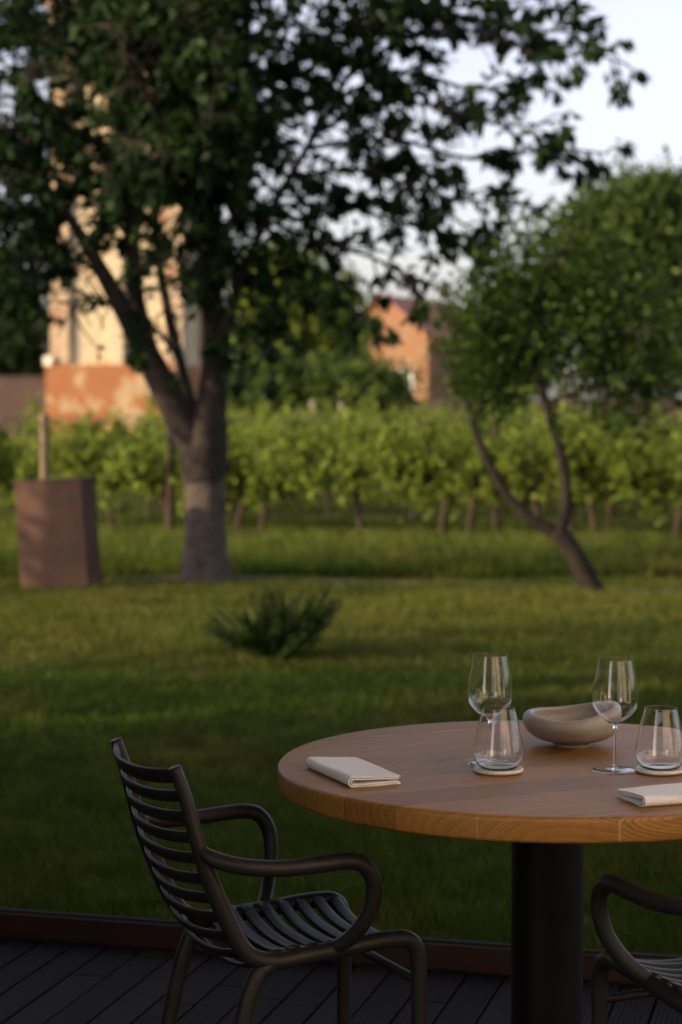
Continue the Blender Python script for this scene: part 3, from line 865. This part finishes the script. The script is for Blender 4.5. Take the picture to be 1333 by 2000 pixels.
# unseen depth of the crown, in front and behind, and its top
for k in range(34):
    a = rng.uniform(0, 2 * math.pi); el = rng.uniform(0.15, 1.2)
    st_ = at(400, 450 - 300 * rng.random(), YT)
    ln = rng.uniform(1.6, 2.8)
    d = np.array([math.cos(a) * math.cos(el) * 0.8, math.sin(a) * math.cos(el), math.sin(el)])
    if d[0] > 0.15: d[0] *= 0.3
    p = [st_, st_ + d * ln * .5 + np.array([0, 0, .1]), st_ + d * ln]
    T.limb(p, [.03, .02, .01], 5, 4)
    T.twigs(p, .2, 14, (.3, .6), .04, .4, .5, tuft=11)
base = at(402, 1140, YT); base[2] = GZ - 0.02
thin = [(540, 370, 55, 40), (640, 275, 45, 38), (490, 460, 28, 30), (590, 275, 22, 32), (930, 100, 60, 48), (885, 135, 32, 38), (880, 290, 60, 24), (745, 270, 45, 24), (817, 230, 25, 15), (905, 312, 50, 20), (1027, 252, 66, 25),
        (905, 415, 40, 26), (1075, 370, 75, 42), (1020, 440, 36, 30), (712, 500, 55, 36), (815, 490, 30, 38), (777, 562, 25, 16), (700, 425, 40, 24), (697, 350, 25, 25), (850, 60, 25, 20), (760, 120, 18, 20), (560, 440, 30, 22),
        (1110, 200, 40, 28), (990, 130, 25, 18), (600, 330, 30, 20),
        (150, 450, 20, 36), (195, 530, 30, 42), (270, 490, 15, 30), (310, 570, 26, 50), (345, 620, 28, 50), (232, 600, 18, 60), (140, 585, 40, 28), (205, 665, 60, 55), (278, 405, 16, 18), (200, 190, 26, 18), (290, 170, 18, 30),
        (178, 290, 18, 16), (335, 680, 24, 40), (130, 700, 40, 60), (340, 340, 16, 24), (350, 440, 14, 26), (40, 150, 40, 24), (20, 215, 24, 22), (160, 225, 26, 18), (110, 90, 22, 24), (105, 150, 22, 30), (220, 40, 26, 18), (300, 120, 20, 34), (255, 250, 24, 20), (205, 245, 22, 18), (140, 330, 20, 18), (300, 200, 22, 26), (290, 300, 18, 22), (240, 110, 18, 18), (335, 140, 16, 26), (330, 250, 16, 22), (165, 160, 16, 22), (225, 320, 16, 16), (175, 400, 22, 26), (250, 520, 12, 30), (30, 245, 30, 16), (95, 20, 20, 14), (150, 10, 16, 12)]
gaps = []
for gx, gy, gw_, gh_ in thin:
    q = at(gx, gy, YT); k = 1.2 if gx < 420 else 1.0; gaps.append((q[0], q[2], k * gw_ * YT / FPX, k * gh_ * YT / FPX))
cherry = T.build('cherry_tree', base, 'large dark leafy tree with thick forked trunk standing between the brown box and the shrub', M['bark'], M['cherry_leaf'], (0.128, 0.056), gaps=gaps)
lt = MB()
tp = [at(403, 1165, YT), at(402, 1125, YT), at(401, 1070, YT), at(400, 1000, YT), at(399, 932, YT)]
lt.tube(tp, [.36, .225, .187, .178, .176], 24, 6)
ut = MB()
ut.tube([at(399, 940, YT), at(397, 905, YT), at(398, 870, YT), at(402, 830, YT), at(408, 790, YT)], [.182, .205, .215, .19, .13], 24, 6)
for o_, mm in ((lt, M['limed_bark']), (ut, M['bark'])):
    o_.v = [v - base for v in o_.v]
    q = o_.build('trunk', mm, cherry, smooth=True)
    me = q.data
    co = np.zeros(len(me.vertices) * 3); me.vertices.foreach_get('co', co); co = co.reshape(-1, 3)
    ax = np.stack([np.interp(co[:, 2], [-.2, 2], [0, 0]), 0 * co[:, 0]], 1)
    k = 0.05 * np.sin(np.arctan2(co[:, 1], co[:, 0]) * 5 + co[:, 2] * 2) + 0.03 * np.sin(co[:, 2] * 19 + np.arctan2(co[:, 1], co[:, 0]) * 3)
    co[:, :2] *= (1 + k)[:, None]
    me.vertices.foreach_set('co', co.ravel()); me.update()
    if mm is M['limed_bark']: q['label'] = 'pale grey lime-washed lower trunk'

# small leaning tree on the right
YS = 16.15
def S(*a, dy=0.0):
    n = len(a)
    return [at(x, y, YS + dy * i / max(1, n - 1)) for i, (x, y) in enumerate(a)]
T = Tree()
T.limb(S((1172, 1185), (1150, 1140), (1118, 1075), (1088, 1035)), [.12, .095, .078, .076], 14)
T.limb(S((1095, 1045), (1040, 1015), (990, 965), (955, 905), (930, 845), (925, 815), (940, 790), (960, 740), (950, 680)), [.055, .044, .038, .034, .03, .027, .024, .018, .01], 10)
T.limb(S((1092, 1050), (1106, 990), (1103, 920), (1088, 860), (1068, 790), (1050, 725), (1060, 640), (1090, 560)), [.055, .048, .043, .04, .036, .034, .026, .012], 10)
for a, dy in (([(1075, 785), (1110, 770), (1160, 760), (1210, 800)], -.5), ([(1050, 725), (1010, 680), (960, 640), (900, 620)], -.4), ([(1055, 690), (1090, 630), (1150, 560), (1200, 500)], .5),
              ([(1060, 640), (1040, 560), (1030, 500), (1000, 440)], .2), ([(1060, 700), (1130, 670), (1200, 650), (1270, 650)], -.6), ([(1060, 660), (1130, 600), (1220, 570), (1320, 560)], .5),
              ([(1055, 690), (1000, 720), (950, 750), (930, 790)], .6), ([(1160, 760), (1200, 740), (1240, 760), (1250, 810)], -.6), ([(1130, 670), (1180, 700), (1230, 720), (1290, 740)], .3),
              ([(1040, 560), (980, 540), (930, 540), (890, 570)], -.4), ([(1040, 560), (1090, 500), (1130, 450), (1150, 430)], -.3)):
    p = S(*a, dy=dy)
    T.limb(p, np.linspace(.022, .007, len(p)), 6, 4)
    T.twigs(p, .1, 13, (.25, .6), .028, .5, .5, tuft=9)
def pe(px, py, Y, rx, rz, wgt, ry=None):
    c = at(px, py, Y); k = Y / FPX
    return (c[0], c[1], c[2], rx * k, (ry if ry else rx) * k, rz * k, wgt)
T.blob([pe(1080, 640, YS, 140, 90, .26), pe(1190, 690, YS, 100, 70, .18), pe(970, 650, YS, 90, 60, .13), pe(1000, 550, YS, 80, 60, .11), pe(1150, 570, YS, 90, 70, .12), pe(1240, 620, YS, 70, 60, .08), pe(1060, 500, YS, 60, 45, .06), pe(905, 620, YS, 55, 50, .07), pe(935, 740, YS, 55, 40, .06), pe(1205, 780, YS, 50, 35, .05), pe(965, 790, YS, 35, 25, .03), pe(1290, 740, YS, 50, 45, .05)], 820, 8, .11)
base = at(1165, 1165, YS); base[2] = GZ - 0.02
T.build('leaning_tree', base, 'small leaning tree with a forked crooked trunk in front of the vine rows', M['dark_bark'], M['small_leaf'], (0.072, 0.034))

# trees beyond the vineyard
def far_tree(name, px, Y, ells, n, label, leafm, leaf, clump=9, spread=.3, group='trees beyond the vineyard'):
    T = Tree()
    b_ = at(px, 900, Y); b_[2] = GZ
    zt = max(e[2] for e in ells)
    T.limb([b_, b_ + np.array([.1, 0, zt * .4]), np.array([b_[0] - .1, b_[1], zt])], [.22 * Y / 40, .16 * Y / 40, .05 * Y / 40], 8, 4)
    for e in ells:
        T.limb([b_ + np.array([0, 0, zt * .35]), np.array([(b_[0] + e[0]) / 2, (b_[1] + e[1]) / 2, (zt * .5 + e[2]) / 2 + .2]), np.array(e[:3])], [.1 * Y / 40, .06 * Y / 40, .02], 6, 3)
    T.blob(ells, n, clump, spread)
    return T.build(name, b_, label, M['bark'], leafm, leaf, group)
far_tree('broadleaf_tree', 600, 58, [pe(580, 640, 58, 105, 110, .4), pe(520, 600, 57, 70, 90, .2), pe(645, 650, 58, 62, 90, .25), pe(570, 550, 58, 60, 50, .15)], 1400, 'olive green sunlit tree showing between the large tree trunk and the brick house', M['olive_leaf'], (.3, .15), 9, .3)
far_tree('broadleaf_tree', 700, 55, [pe(690, 760, 55, 115, 45, .6), pe(600, 770, 55, 90, 40, .35), pe(510, 755, 55, 75, 55, .4)], 760, 'low dark rounded tree in front of the brick house', M['far_leaf'], (.26, .13), 9, .25)
far_tree('broadleaf_tree', 1250, 36, [pe(1225, 450, 36, 95, 95, .22), pe(1300, 400, 36, 60, 50, .08), pe(1290, 640, 36, 120, 110, .2), pe(1165, 560, 36, 85, 85, .15), pe(1340, 520, 37, 80, 90, .15), pe(1130, 470, 36, 45, 45, .05)], 2300, 'tall round green tree against the sky behind the small leaning tree', M['far_leaf'], (.2, .1), 9, .22)
far_tree('broadleaf_tree', 950, 60, [pe(965, 720, 60, 60, 70, .6), pe(1020, 650, 60, 70, 110, .4)], 650, 'mid green tree covering the shaded end of the brick house', M['far_leaf'], (.3, .15), 9, .3)
far_tree('broadleaf_tree', 20, 90, [pe(20, 670, 90, 85, 110, .5), pe(-80, 620, 90, 100, 120, .5)], 900, 'dark green tree beside the bell tower, over the brick garden wall', M['dark_leaf'], (.45, .22), 9, .4)
far_tree('broadleaf_tree', 1420, 48, [pe(1420, 650, 48, 110, 130, 1.0)], 500, 'green tree at the picture edge beyond the vines', M['far_leaf'], (.26, .13), 9, .28)

def shade_tree(x, y, h, r, label, n=420):  # unseen trees, added left of the lawn to cast shade on it
    T = Tree()
    b_ = np.array([x, y, GZ])
    T.limb([b_, b_ + np.array([.1, 0, h * .4]), b_ + np.array([0, 0, h * .9])], [.2, .14, .04], 10, 4)
    T.blob([(x, y, h * .55, r, r, h * .45, 1.0)], n, 9, .22)
    T.build('broadleaf_tree', b_, label, M['bark'], M['dark_leaf'], (.24, .13), 'unseen shade trees beside the lawn')
shade_tree(-9.6, 13.4, 6.4, 2.3, 'unseen tree added beside the lawn to shade the large trunk and the box', 130)
shade_tree(-8.4, 6.8, 5.6, 2.2, 'unseen tree added beside the lawn to shade its middle, nearer the deck', 150)

# ------------------------------------------------------------------ rosemary shrub
T = Tree()
YB = 11.95
bb = at(540, 1297, YB)
stems = [(-120, 95, .3), (-105, 60, .1), (-60, 85, -.1), (-35, 120, .1), (-12, 140, 0), (15, 145, .1), (40, 110, -.15), (70, 125, .1), (95, 135, 0), (112, 130, -.1), (60, 90, .2), (-75, 55, -.2), (0, 100, -.25), (28, 128, .25), (85, 100, .2), (-20, 80, .3), (105, 112, .15), (-50, 100, .2), (10, 120, -.1), (50, 75, -.3)]
for dx, h, dy in stems:
    for r_ in range(5):
        ex = dx + rng.normal() * 13; hh_ = h * rng.uniform(.62, 1.14)
        a = at(540 + dx * .14 + rng.normal() * 9, 1298, YB + dy * .3)
        m_ = at(540 + ex * .5 + rng.normal() * 6, 1292 - hh_ * .40, YB + dy * .7 + rng.normal() * .05)
        e = at(540 + ex, 1295 - hh_, YB + dy + rng.normal() * .09)
        T.limb([a, m_, e], [.006, .004, .0015], 5, 4)
        q, _ = smooth_line(np.array([a, m_, e]), np.zeros(3), 60)
        k = len(q)
        sel = np.repeat(np.arange(10, k), 4)
        dd = np.gradient(q, axis=0)[sel]; dd = unit(dd) * .9 + rng.normal(size=(len(sel), 3)) * .5
        T.c.append(q[sel] + rng.normal(size=(len(sel), 3)) * .004); T.d.append(dd)
bb[2] = GZ
T.build('rosemary_shrub', bb, 'dark spiky rosemary shrub alone on the lawn in front of the large tree', M['vine_bark'], M['rosemary'], (.030, .0062), cat='shrub', crown='foliage', stem='stem')

# ------------------------------------------------------------------ rusty box on the lawn
bx = empty('rusty_box', tuple(at(122, 1152, 16.8)[:2]) + (GZ - 0.02,), R(-14))
tag(bx, 'rust brown upright metal box leaning slightly, on the lawn beside the large tree', 'box')
MB().box((0, 0, .475), (.60, .34, .93)).build('casing', M['rust'], bx, bevel=.006)
MB().box((0, 0, .9475), (.62, .36, .012)).build('lid', M['rust'], bx, bevel=.003)
for zz in (.78, .38):  # dark plates stand in for the holes in the casing
    MB().box((.17, -.1735, zz), (.05, .006, .07)).build('dark_hole', M['dark_void'], bx, bevel=.002)
bx.rotation_euler = (0, R(-3.6), R(-14))

# ------------------------------------------------------------------ vineyard
RD = np.array([1, -0.264]); RD = RD / np.linalg.norm(RD); RN = np.array([-RD[1], RD[0]])
RA = math.atan2(RD[1], RD[0])
def vine_proto(seed):
    rg = np.random.default_rng(seed)
    root = empty('grapevine')
    mb = MB()
    h = .62 + rg.uniform(-.05, .06)
    lean = rg.uniform(-.13, .13)
    mb.tube([(0, 0, -.05), (lean * .4, .03, h * .4), (lean, -.02, h * .8), (lean * .8, 0, h + .05)], [.042, .030, .034, .028], 8, 4)
    for s in (-1, 1):
        mb.tube([(lean * .8, 0, h), (s * .2, .01, h + .1), (s * .55, -.01, h + .1)], [.022, .016, .01], 6, 4)
    c = []; d = []
    for k in range(15):                       # shoots rising from the arms
        x = rg.uniform(-.62, .62)
        top = rg.uniform(1.02, 1.36)
        p0 = np.array([x, rg.normal() * .04, h + .08]); p2 = np.array([x + rg.normal() * .14, rg.normal() * .16, top])
        if rg.random() < .25: p2[1] += rg.choice([-1, 1]) * .25; p2[2] -= .3
        p1 = (p0 + p2) / 2 + rg.normal(size=3) * .06
        q, _ = smooth_line(np.array([p0, p1, p2]), np.zeros(3), 10)
        mb.tube(q[::4], .004, 4, 1, caps=False)
        n = 38
        f = rg.random(n); i = (f * (len(q) - 1)).astype(int)
        c.append(q[i] + rg.normal(size=(n, 3)) * np.array([.06, .07, .05])); dd = rg.normal(size=(n, 3)) * .7; dd[:, 2] -= .4; d.append(dd)
    for k in range(rg.integers(2, 5)):          # hanging and stray shoots
        x = rg.uniform(-.6, .6); f = rg.random(34)[:, None]
        p0 = np.array([x, rg.normal() * .08, h + .15]); p1 = p0 + np.array([rg.normal() * .12, -rg.uniform(.05, .3), -rg.uniform(.12, .42)])
        if rg.random() < .3: p1[2] = h + rg.uniform(.9, 1.1)
        c.append(p0 + (p1 - p0) * f + rg.normal(size=(34, 3)) * .05); dd = rg.normal(size=(34, 3)) * .7; dd[:, 2] -= .4; d.append(dd)
    n = 90                                      # leaves hanging low
    c.append(np.stack([rg.uniform(-.6, .6, n), rg.normal(size=n) * .14, rg.uniform(h - .13, h + .35, n)], 1)); dd = rg.normal(size=(n, 3)); dd[:, 2] -= .6; d.append(dd)
    mb.build('trunk', M['vine_bark'], root, smooth=True)
    me = np_mesh('foliage', leaf_quads(np.concatenate(c), np.concatenate(d), .098, .09), 4); me.materials.append(M['vine_leaf'])
    link('foliage', me, root)
    return root
protos = [vine_proto(s_) for s_ in range(5)]
used = set()
def place_vine(i, x, y, z, label, flip):
    pr = protos[i]
    if i not in used:
        used.add(i); o = pr
    else:
        o = pr.copy(); COL.objects.link(o)
        for ch in list(pr.children):
            d = ch.copy(); COL.objects.link(d); d.parent = o
    o.location = (x, y, z); o.rotation_euler = (0, 0, RA + (math.pi if flip else 0))
    s_ = random.uniform(.82, 1.14); o.scale = (1.0, 1.0, s_)
    return o
front_px = [-95, 60, 215, 330, 462, 512, 705, 862, 915, 1062, 1170, 1320, 1440]
front_lab = ['grapevine at the far left picture edge of the front row', 'grapevine of the front row behind the rust brown box', 'grapevine of the front row just beside the rust brown box', 'grapevine of the front row between the box and the large tree trunk',
 'thin grapevine of the front row hugging the large tree trunk', 'grapevine of the front row above the rosemary shrub', 'grapevine of the front row alone on its trunk, under the brick house', 'grapevine of the front row between the lone trunk and the dark thick trunk',
 'dark thick grapevine trunk of the front row beside the crooked limb of the leaning tree', 'grapevine of the front row seen through the fork of the leaning tree', 'grapevine of the front row just past the fork of the leaning tree', 'grapevine of the front row near the picture edge past the leaning tree', 'grapevine at the very edge of the front row past the leaning tree']
R0 = np.array([0.0, 22.75])
rows = 14
for r_ in range(rows):
    o0 = R0 + RN * 2.35 * r_
    half = .19 * (o0[1]) + 1.0
    if r_ == 0:
        for px, lab in zip(front_px, front_lab):
            k = (px - 666.5) / FPX                  # ray meets the row
            t = (k * o0[1] - o0[0]) / (RD[0] - k * RD[1])
            p = o0 + RD * t
            o = place_vine(random.randrange(5), p[0], p[1], GZ, lab, random.random() < .5)
            tag(o, lab, 'grapevine', 'grapevines in the front row')
    else:
        t = -half + random.uniform(0, .5)
        while t < half + .03 * o0[1]:
            if random.random() < .12:
                t += random.uniform(.6, 1.3); continue          # a missing vine
            p = o0 + RD * (t + random.uniform(-.1, .1))
            o = place_vine(random.randrange(5), p[0], p[1], GZ, '', random.random() < .5)
            tag(o, 'sunlit leafy grapevine standing in a row behind the front row of the vineyard', 'grapevine', 'grapevines in the rows behind')
            t += 1.22
    # wires and drip hose of this row
    if r_ < 6:
        mb = MB()
        for z, rr_ in ((.30, .009), (.62, .004), (1.0, .003), (1.35, .003)):
            a = o0 - RD * (half + 2); b_ = o0 + RD * (half + 3)
            pts = [(*(a + (b_ - a) * u), GZ + z - .03 * math.sin(u * 31)) for u in np.linspace(0, 1, 14)]
            mb.tube(pts, rr_, 5, 2, caps=False)
        tag(mb.build('trellis_wire', M['hose']), ['dark wires and drip hose stretched along the front vine row'] [0] if r_ == 0 else 'dark wires stretched along a vine row behind the front row', 'trellis wire', 'trellis wires')
# posts
def post(px, Y, h, lab, m_, r=.045, lean=0.0, group='vineyard posts'):
    p = at(px, 900, Y)
    root = MB()
    root.tube([(0, 0, -.2), (lean * .5, 0, h * .5), (lean, 0, h)], [r, r * .95, r * .9], 12, 3)
    root.tube([(lean, 0, h - .002), (lean, 0, h + .012)], [r * .9, r * .6], 12, 1)
    o = root.build('vineyard_post', m_, smooth=True)
    o.data.set_sharp_from_angle(angle=R(40))
    o.location = (p[0], p[1], GZ); o.rotation_euler = (0, 0, random.uniform(0, 3))
    return tag(o, lab, 'post', group)
post(88, 21.3, 1.45, 'pale round wooden post rising behind the rust brown box', M['post_wood'], .055)
post(332, 23.1, 1.35, 'dark wooden post between the box and the large tree trunk', M['vine_bark'], .045)
post(970, 22.6, 1.4, 'dark wooden post seen left of the fork of the leaning tree', M['vine_bark'], .045)
post(1116, 22.2, 1.4, 'dark wooden post just right of the upright limb of the leaning tree', M['vine_bark'], .04)
post(612, 36.0, 1.62, 'pale post top standing above the vines, leftmost of the two over the rosemary shrub', M['grey_post'], .06)
post(668, 38.0, 1.60, 'pale post top standing above the vines, rightmost of the two over the rosemary shrub', M['grey_post'], .06)
post(818, 33.0, 1.50, 'pale post above the vines under the shaded end of the brick house', M['post_wood'], .045)
post(1252, 30.0, 1.55, 'pale post above the vines past the leaning tree', M['grey_post'], .05)

# ------------------------------------------------------------------ bell tower, houses, garden wall
def tower():
    Y = 85.0
    c = at(244, 800, Y)
    Wd = 5.75
    root = empty('bell_tower', (c[0], c[1] + Wd / 2, GZ), R(-7.0))
    tag(root, 'tall old brick and plaster bell tower rising behind the large tree', 'bell tower')
    H = 27.0
    MB().box((0, 0, 1.6), (Wd + .35, Wd + .35, 3.4)).build('base', M['tower_base'], root, bevel=.05)
    MB().box((0, 0, 3.3 + H / 2), (Wd - .5, Wd - .5, H)).build('shaft', M['tower_brick'], root)
    for sx_ in (-1, 1):
        for sy_ in (-1, 1):
            MB().box((sx_ * (Wd / 2 - .4), sy_ * (Wd / 2 - .4), 3.3 + H / 2), (.8, .8, H)).build('corner_pier', M['pier_brick'], root)
    for sy_ in (-1,):
        MB().box((0, sy_ * (Wd / 2 - .13), 3.3 + H / 2), (.55, .26, H)).build('pilaster', M['tower_brick'], root)
    MB().box((-Wd / 2 - .05, -Wd / 2 - .05, 3.45), (.4, .4, .4)).build('corner_stone', M['plaster'], root, bevel=.04)
    for z in (11.0, 18.5):
        MB().box((0, 0, z), (Wd + .12, Wd + .12, .35)).build('brick_band', M['pier_brick'], root)
    for (x, z) in ((-1.2, 8.2), (1.2, 14.5), (-1.2, 20.5)):
        MB().box((x, -(Wd - .5) / 2 - .02, z), (.4, .06, .95)).build('window_slit', M['dark_void'], root)
    MB().box((0, 0, 3.3 + H + .3), (Wd + .7, Wd + .7, .6)).build('cornice', M['pier_brick'], root)
    MB().add([(-3.1, -3.1, 30.9), (3.1, -3.1, 30.9), (3.1, 3.1, 30.9), (-3.1, 3.1, 30.9), (0, 0, 36)], [(0, 1, 4), (1, 2, 4), (2, 3, 4), (3, 0, 4), (3, 2, 1, 0)]).build('roof', M['tiles'], root)
tower()

def house(name, corner, Wd, Ln, eave, peak, rz, label, wins):
    """corner: ground point of the near gable's shaded corner; local x along the gable, y away"""
    root = empty(name, (corner[0], corner[1], GZ), rz)
    tag(root, label, 'house')
    V = [(-Wd, 0, 0), (0, 0, 0), (0, Ln, 0), (-Wd, Ln, 0), (-Wd, 0, eave), (0, 0, eave), (0, Ln, eave), (-Wd, Ln, eave), (-Wd / 2, 0, peak), (-Wd / 2, Ln, peak)]
    F = [(0, 1, 5, 8, 4), (1, 2, 6, 5), (2, 3, 7, 9, 6), (3, 0, 4, 7), (4, 8, 9, 7), (8, 5, 6, 9)]
    MB().add(V, F).build('wall', M['house_brick'], root)
    sl = (peak - eave) / (Wd / 2); ov = .35; t = .16
    for s in (-1, 1):
        x0 = -Wd / 2; x1 = -Wd / 2 + s * (Wd / 2 + ov)
        z0 = peak + .02; z1 = peak + .02 - sl * (Wd / 2 + ov)
        V = [(x0, -.25, z0), (x1, -.25, z1), (x1, Ln + .25, z1), (x0, Ln + .25, z0)]
        V += [(a, b_, z + t) for a, b_, z in V]
        F = [(0, 1, 2, 3), (7, 6, 5, 4), (0, 4, 5, 1), (1, 5, 6, 2), (2, 6, 7, 3), (3, 7, 4, 0)]
        MB().add(V, F).build('roof', M['tiles'], root)
    for (x, z, ww, hh, m_) in wins:
        f = MB().box((x, -.03, z), (ww, .10, hh)).build('window', M['white_paint'], root, bevel=.01)
        MB().box((x, -.085, z), (ww * .7, .02, hh * .75)).build('pane', m_, f)
    return root
hc = at(836, 800, 110)
house('brick_house', hc, 5.5, 11, 5.4, 7.55, R(-25), 'orange brick house with red tiled roof behind the vineyard', [(-1.35, 3.0, 1.0, 1.3, M['dark_void']), (-3.9, 3.0, 1.0, 1.3, M['dark_void'])])
hc = at(962, 800, 135)
house('brick_house', hc, 4.4, 9, 6.0, 7.9, R(-20), 'small orange gable end peeping out behind the leaning tree crown', [(-2.2, 4.2, .8, 1.1, M['dark_void'])])
def garden_wall(x0, x1, Y, h, label):
    gw = empty('garden_wall', ((x0 + x1) / 2, Y, GZ), 0)
    tag(gw, label, 'wall')
    MB().box((0, 0, h / 2), (x1 - x0, .35, h)).build('wall', M['garden_brick'], gw)
    MB().box((0, 0, h + .04), (x1 - x0 + .1, .47, .08)).build('coping', M['garden_brick'], gw)
garden_wall(-60, -12.6, 87, 2.75, 'long low dull brick garden wall running up to the bell tower at the picture edge')
garden_wall(-6.4, 60, 89, 1.75, 'long low dull brick garden wall behind the vineyard, between the bell tower and the brick house')

# ------------------------------------------------------------------ the veranda round the camera, and unseen buildings added for the light
ROOF = True
if ROOF:
    vr = empty('veranda', (E0[0], E0[1], 0), EDGE_A)
    tag(vr, 'timber veranda roof on dark posts over the deck', 'veranda')
    MB().box((-.75, -2.2, 2.92), (5.7, 4.6, .12)).build('roof', M['roof_wood'], vr)
    for x in (-3.4, 1.95):
        for y in ((-.12, -4.3) if x < 0 else (-.12,)):
            MB().box((x, y, 1.43), (.12, .12, 2.86)).build('post', M['roof_wood'], vr)
rb = empty('bounce_wing', (2.7, -1.6, 0), R(-15))  # unseen wing, added to bounce warm sun onto the table
tag(rb, 'unseen pale plastered wing added beside the deck to bounce sunlight', 'building')
MB().box((1.5, 0, 3.4), (3.0, 9.6, 7.0)).build('wall', M['plaster'], rb)
for y in (-3.6, -1.2, 1.2, 3.6):
    for z, hh in ((1.3, 2.2), (4.9, 1.5)):
        f = MB().box((-.02, y, z), (.12, .9, hh)).build('window', M['white_paint'], rb)
        MB().box((-.085, y, z), (.02, .74, hh - .16)).build('pane', M['dark_void'], f)
bw = empty('shading_house', (-2.4, -8.2, 0), 0)  # unseen, added to darken the deck; a sky gap beside it reflects in glass
tag(bw, 'unseen dark timber house with glazed doors, added behind the deck to cut light', 'building')
MB().box((0, 0, 2.3), (6.4, 2.0, 4.6)).build('wall', M['roof_wood'], bw)
for x in (-2, 0, 2):
    f = MB().box((x, 1.02, 1.2), (1.5, .10, 2.3)).build('door', M['white_paint'], bw)
    MB().box((x, 1.075, 1.2), (1.34, .02, 2.14)).build('pane', M['dark_void'], f)
lb = empty('shade_block', (-4.6, 3.5, 0), 0)  # unseen block, added to keep sun off the deck and near lawn
tag(lb, 'unseen dark timber block added beside the deck to cast shade', 'building')
MB().box((0, 0, 1.8), (2.5, 7.6, 3.6)).build('wall', M['roof_wood'], lb)
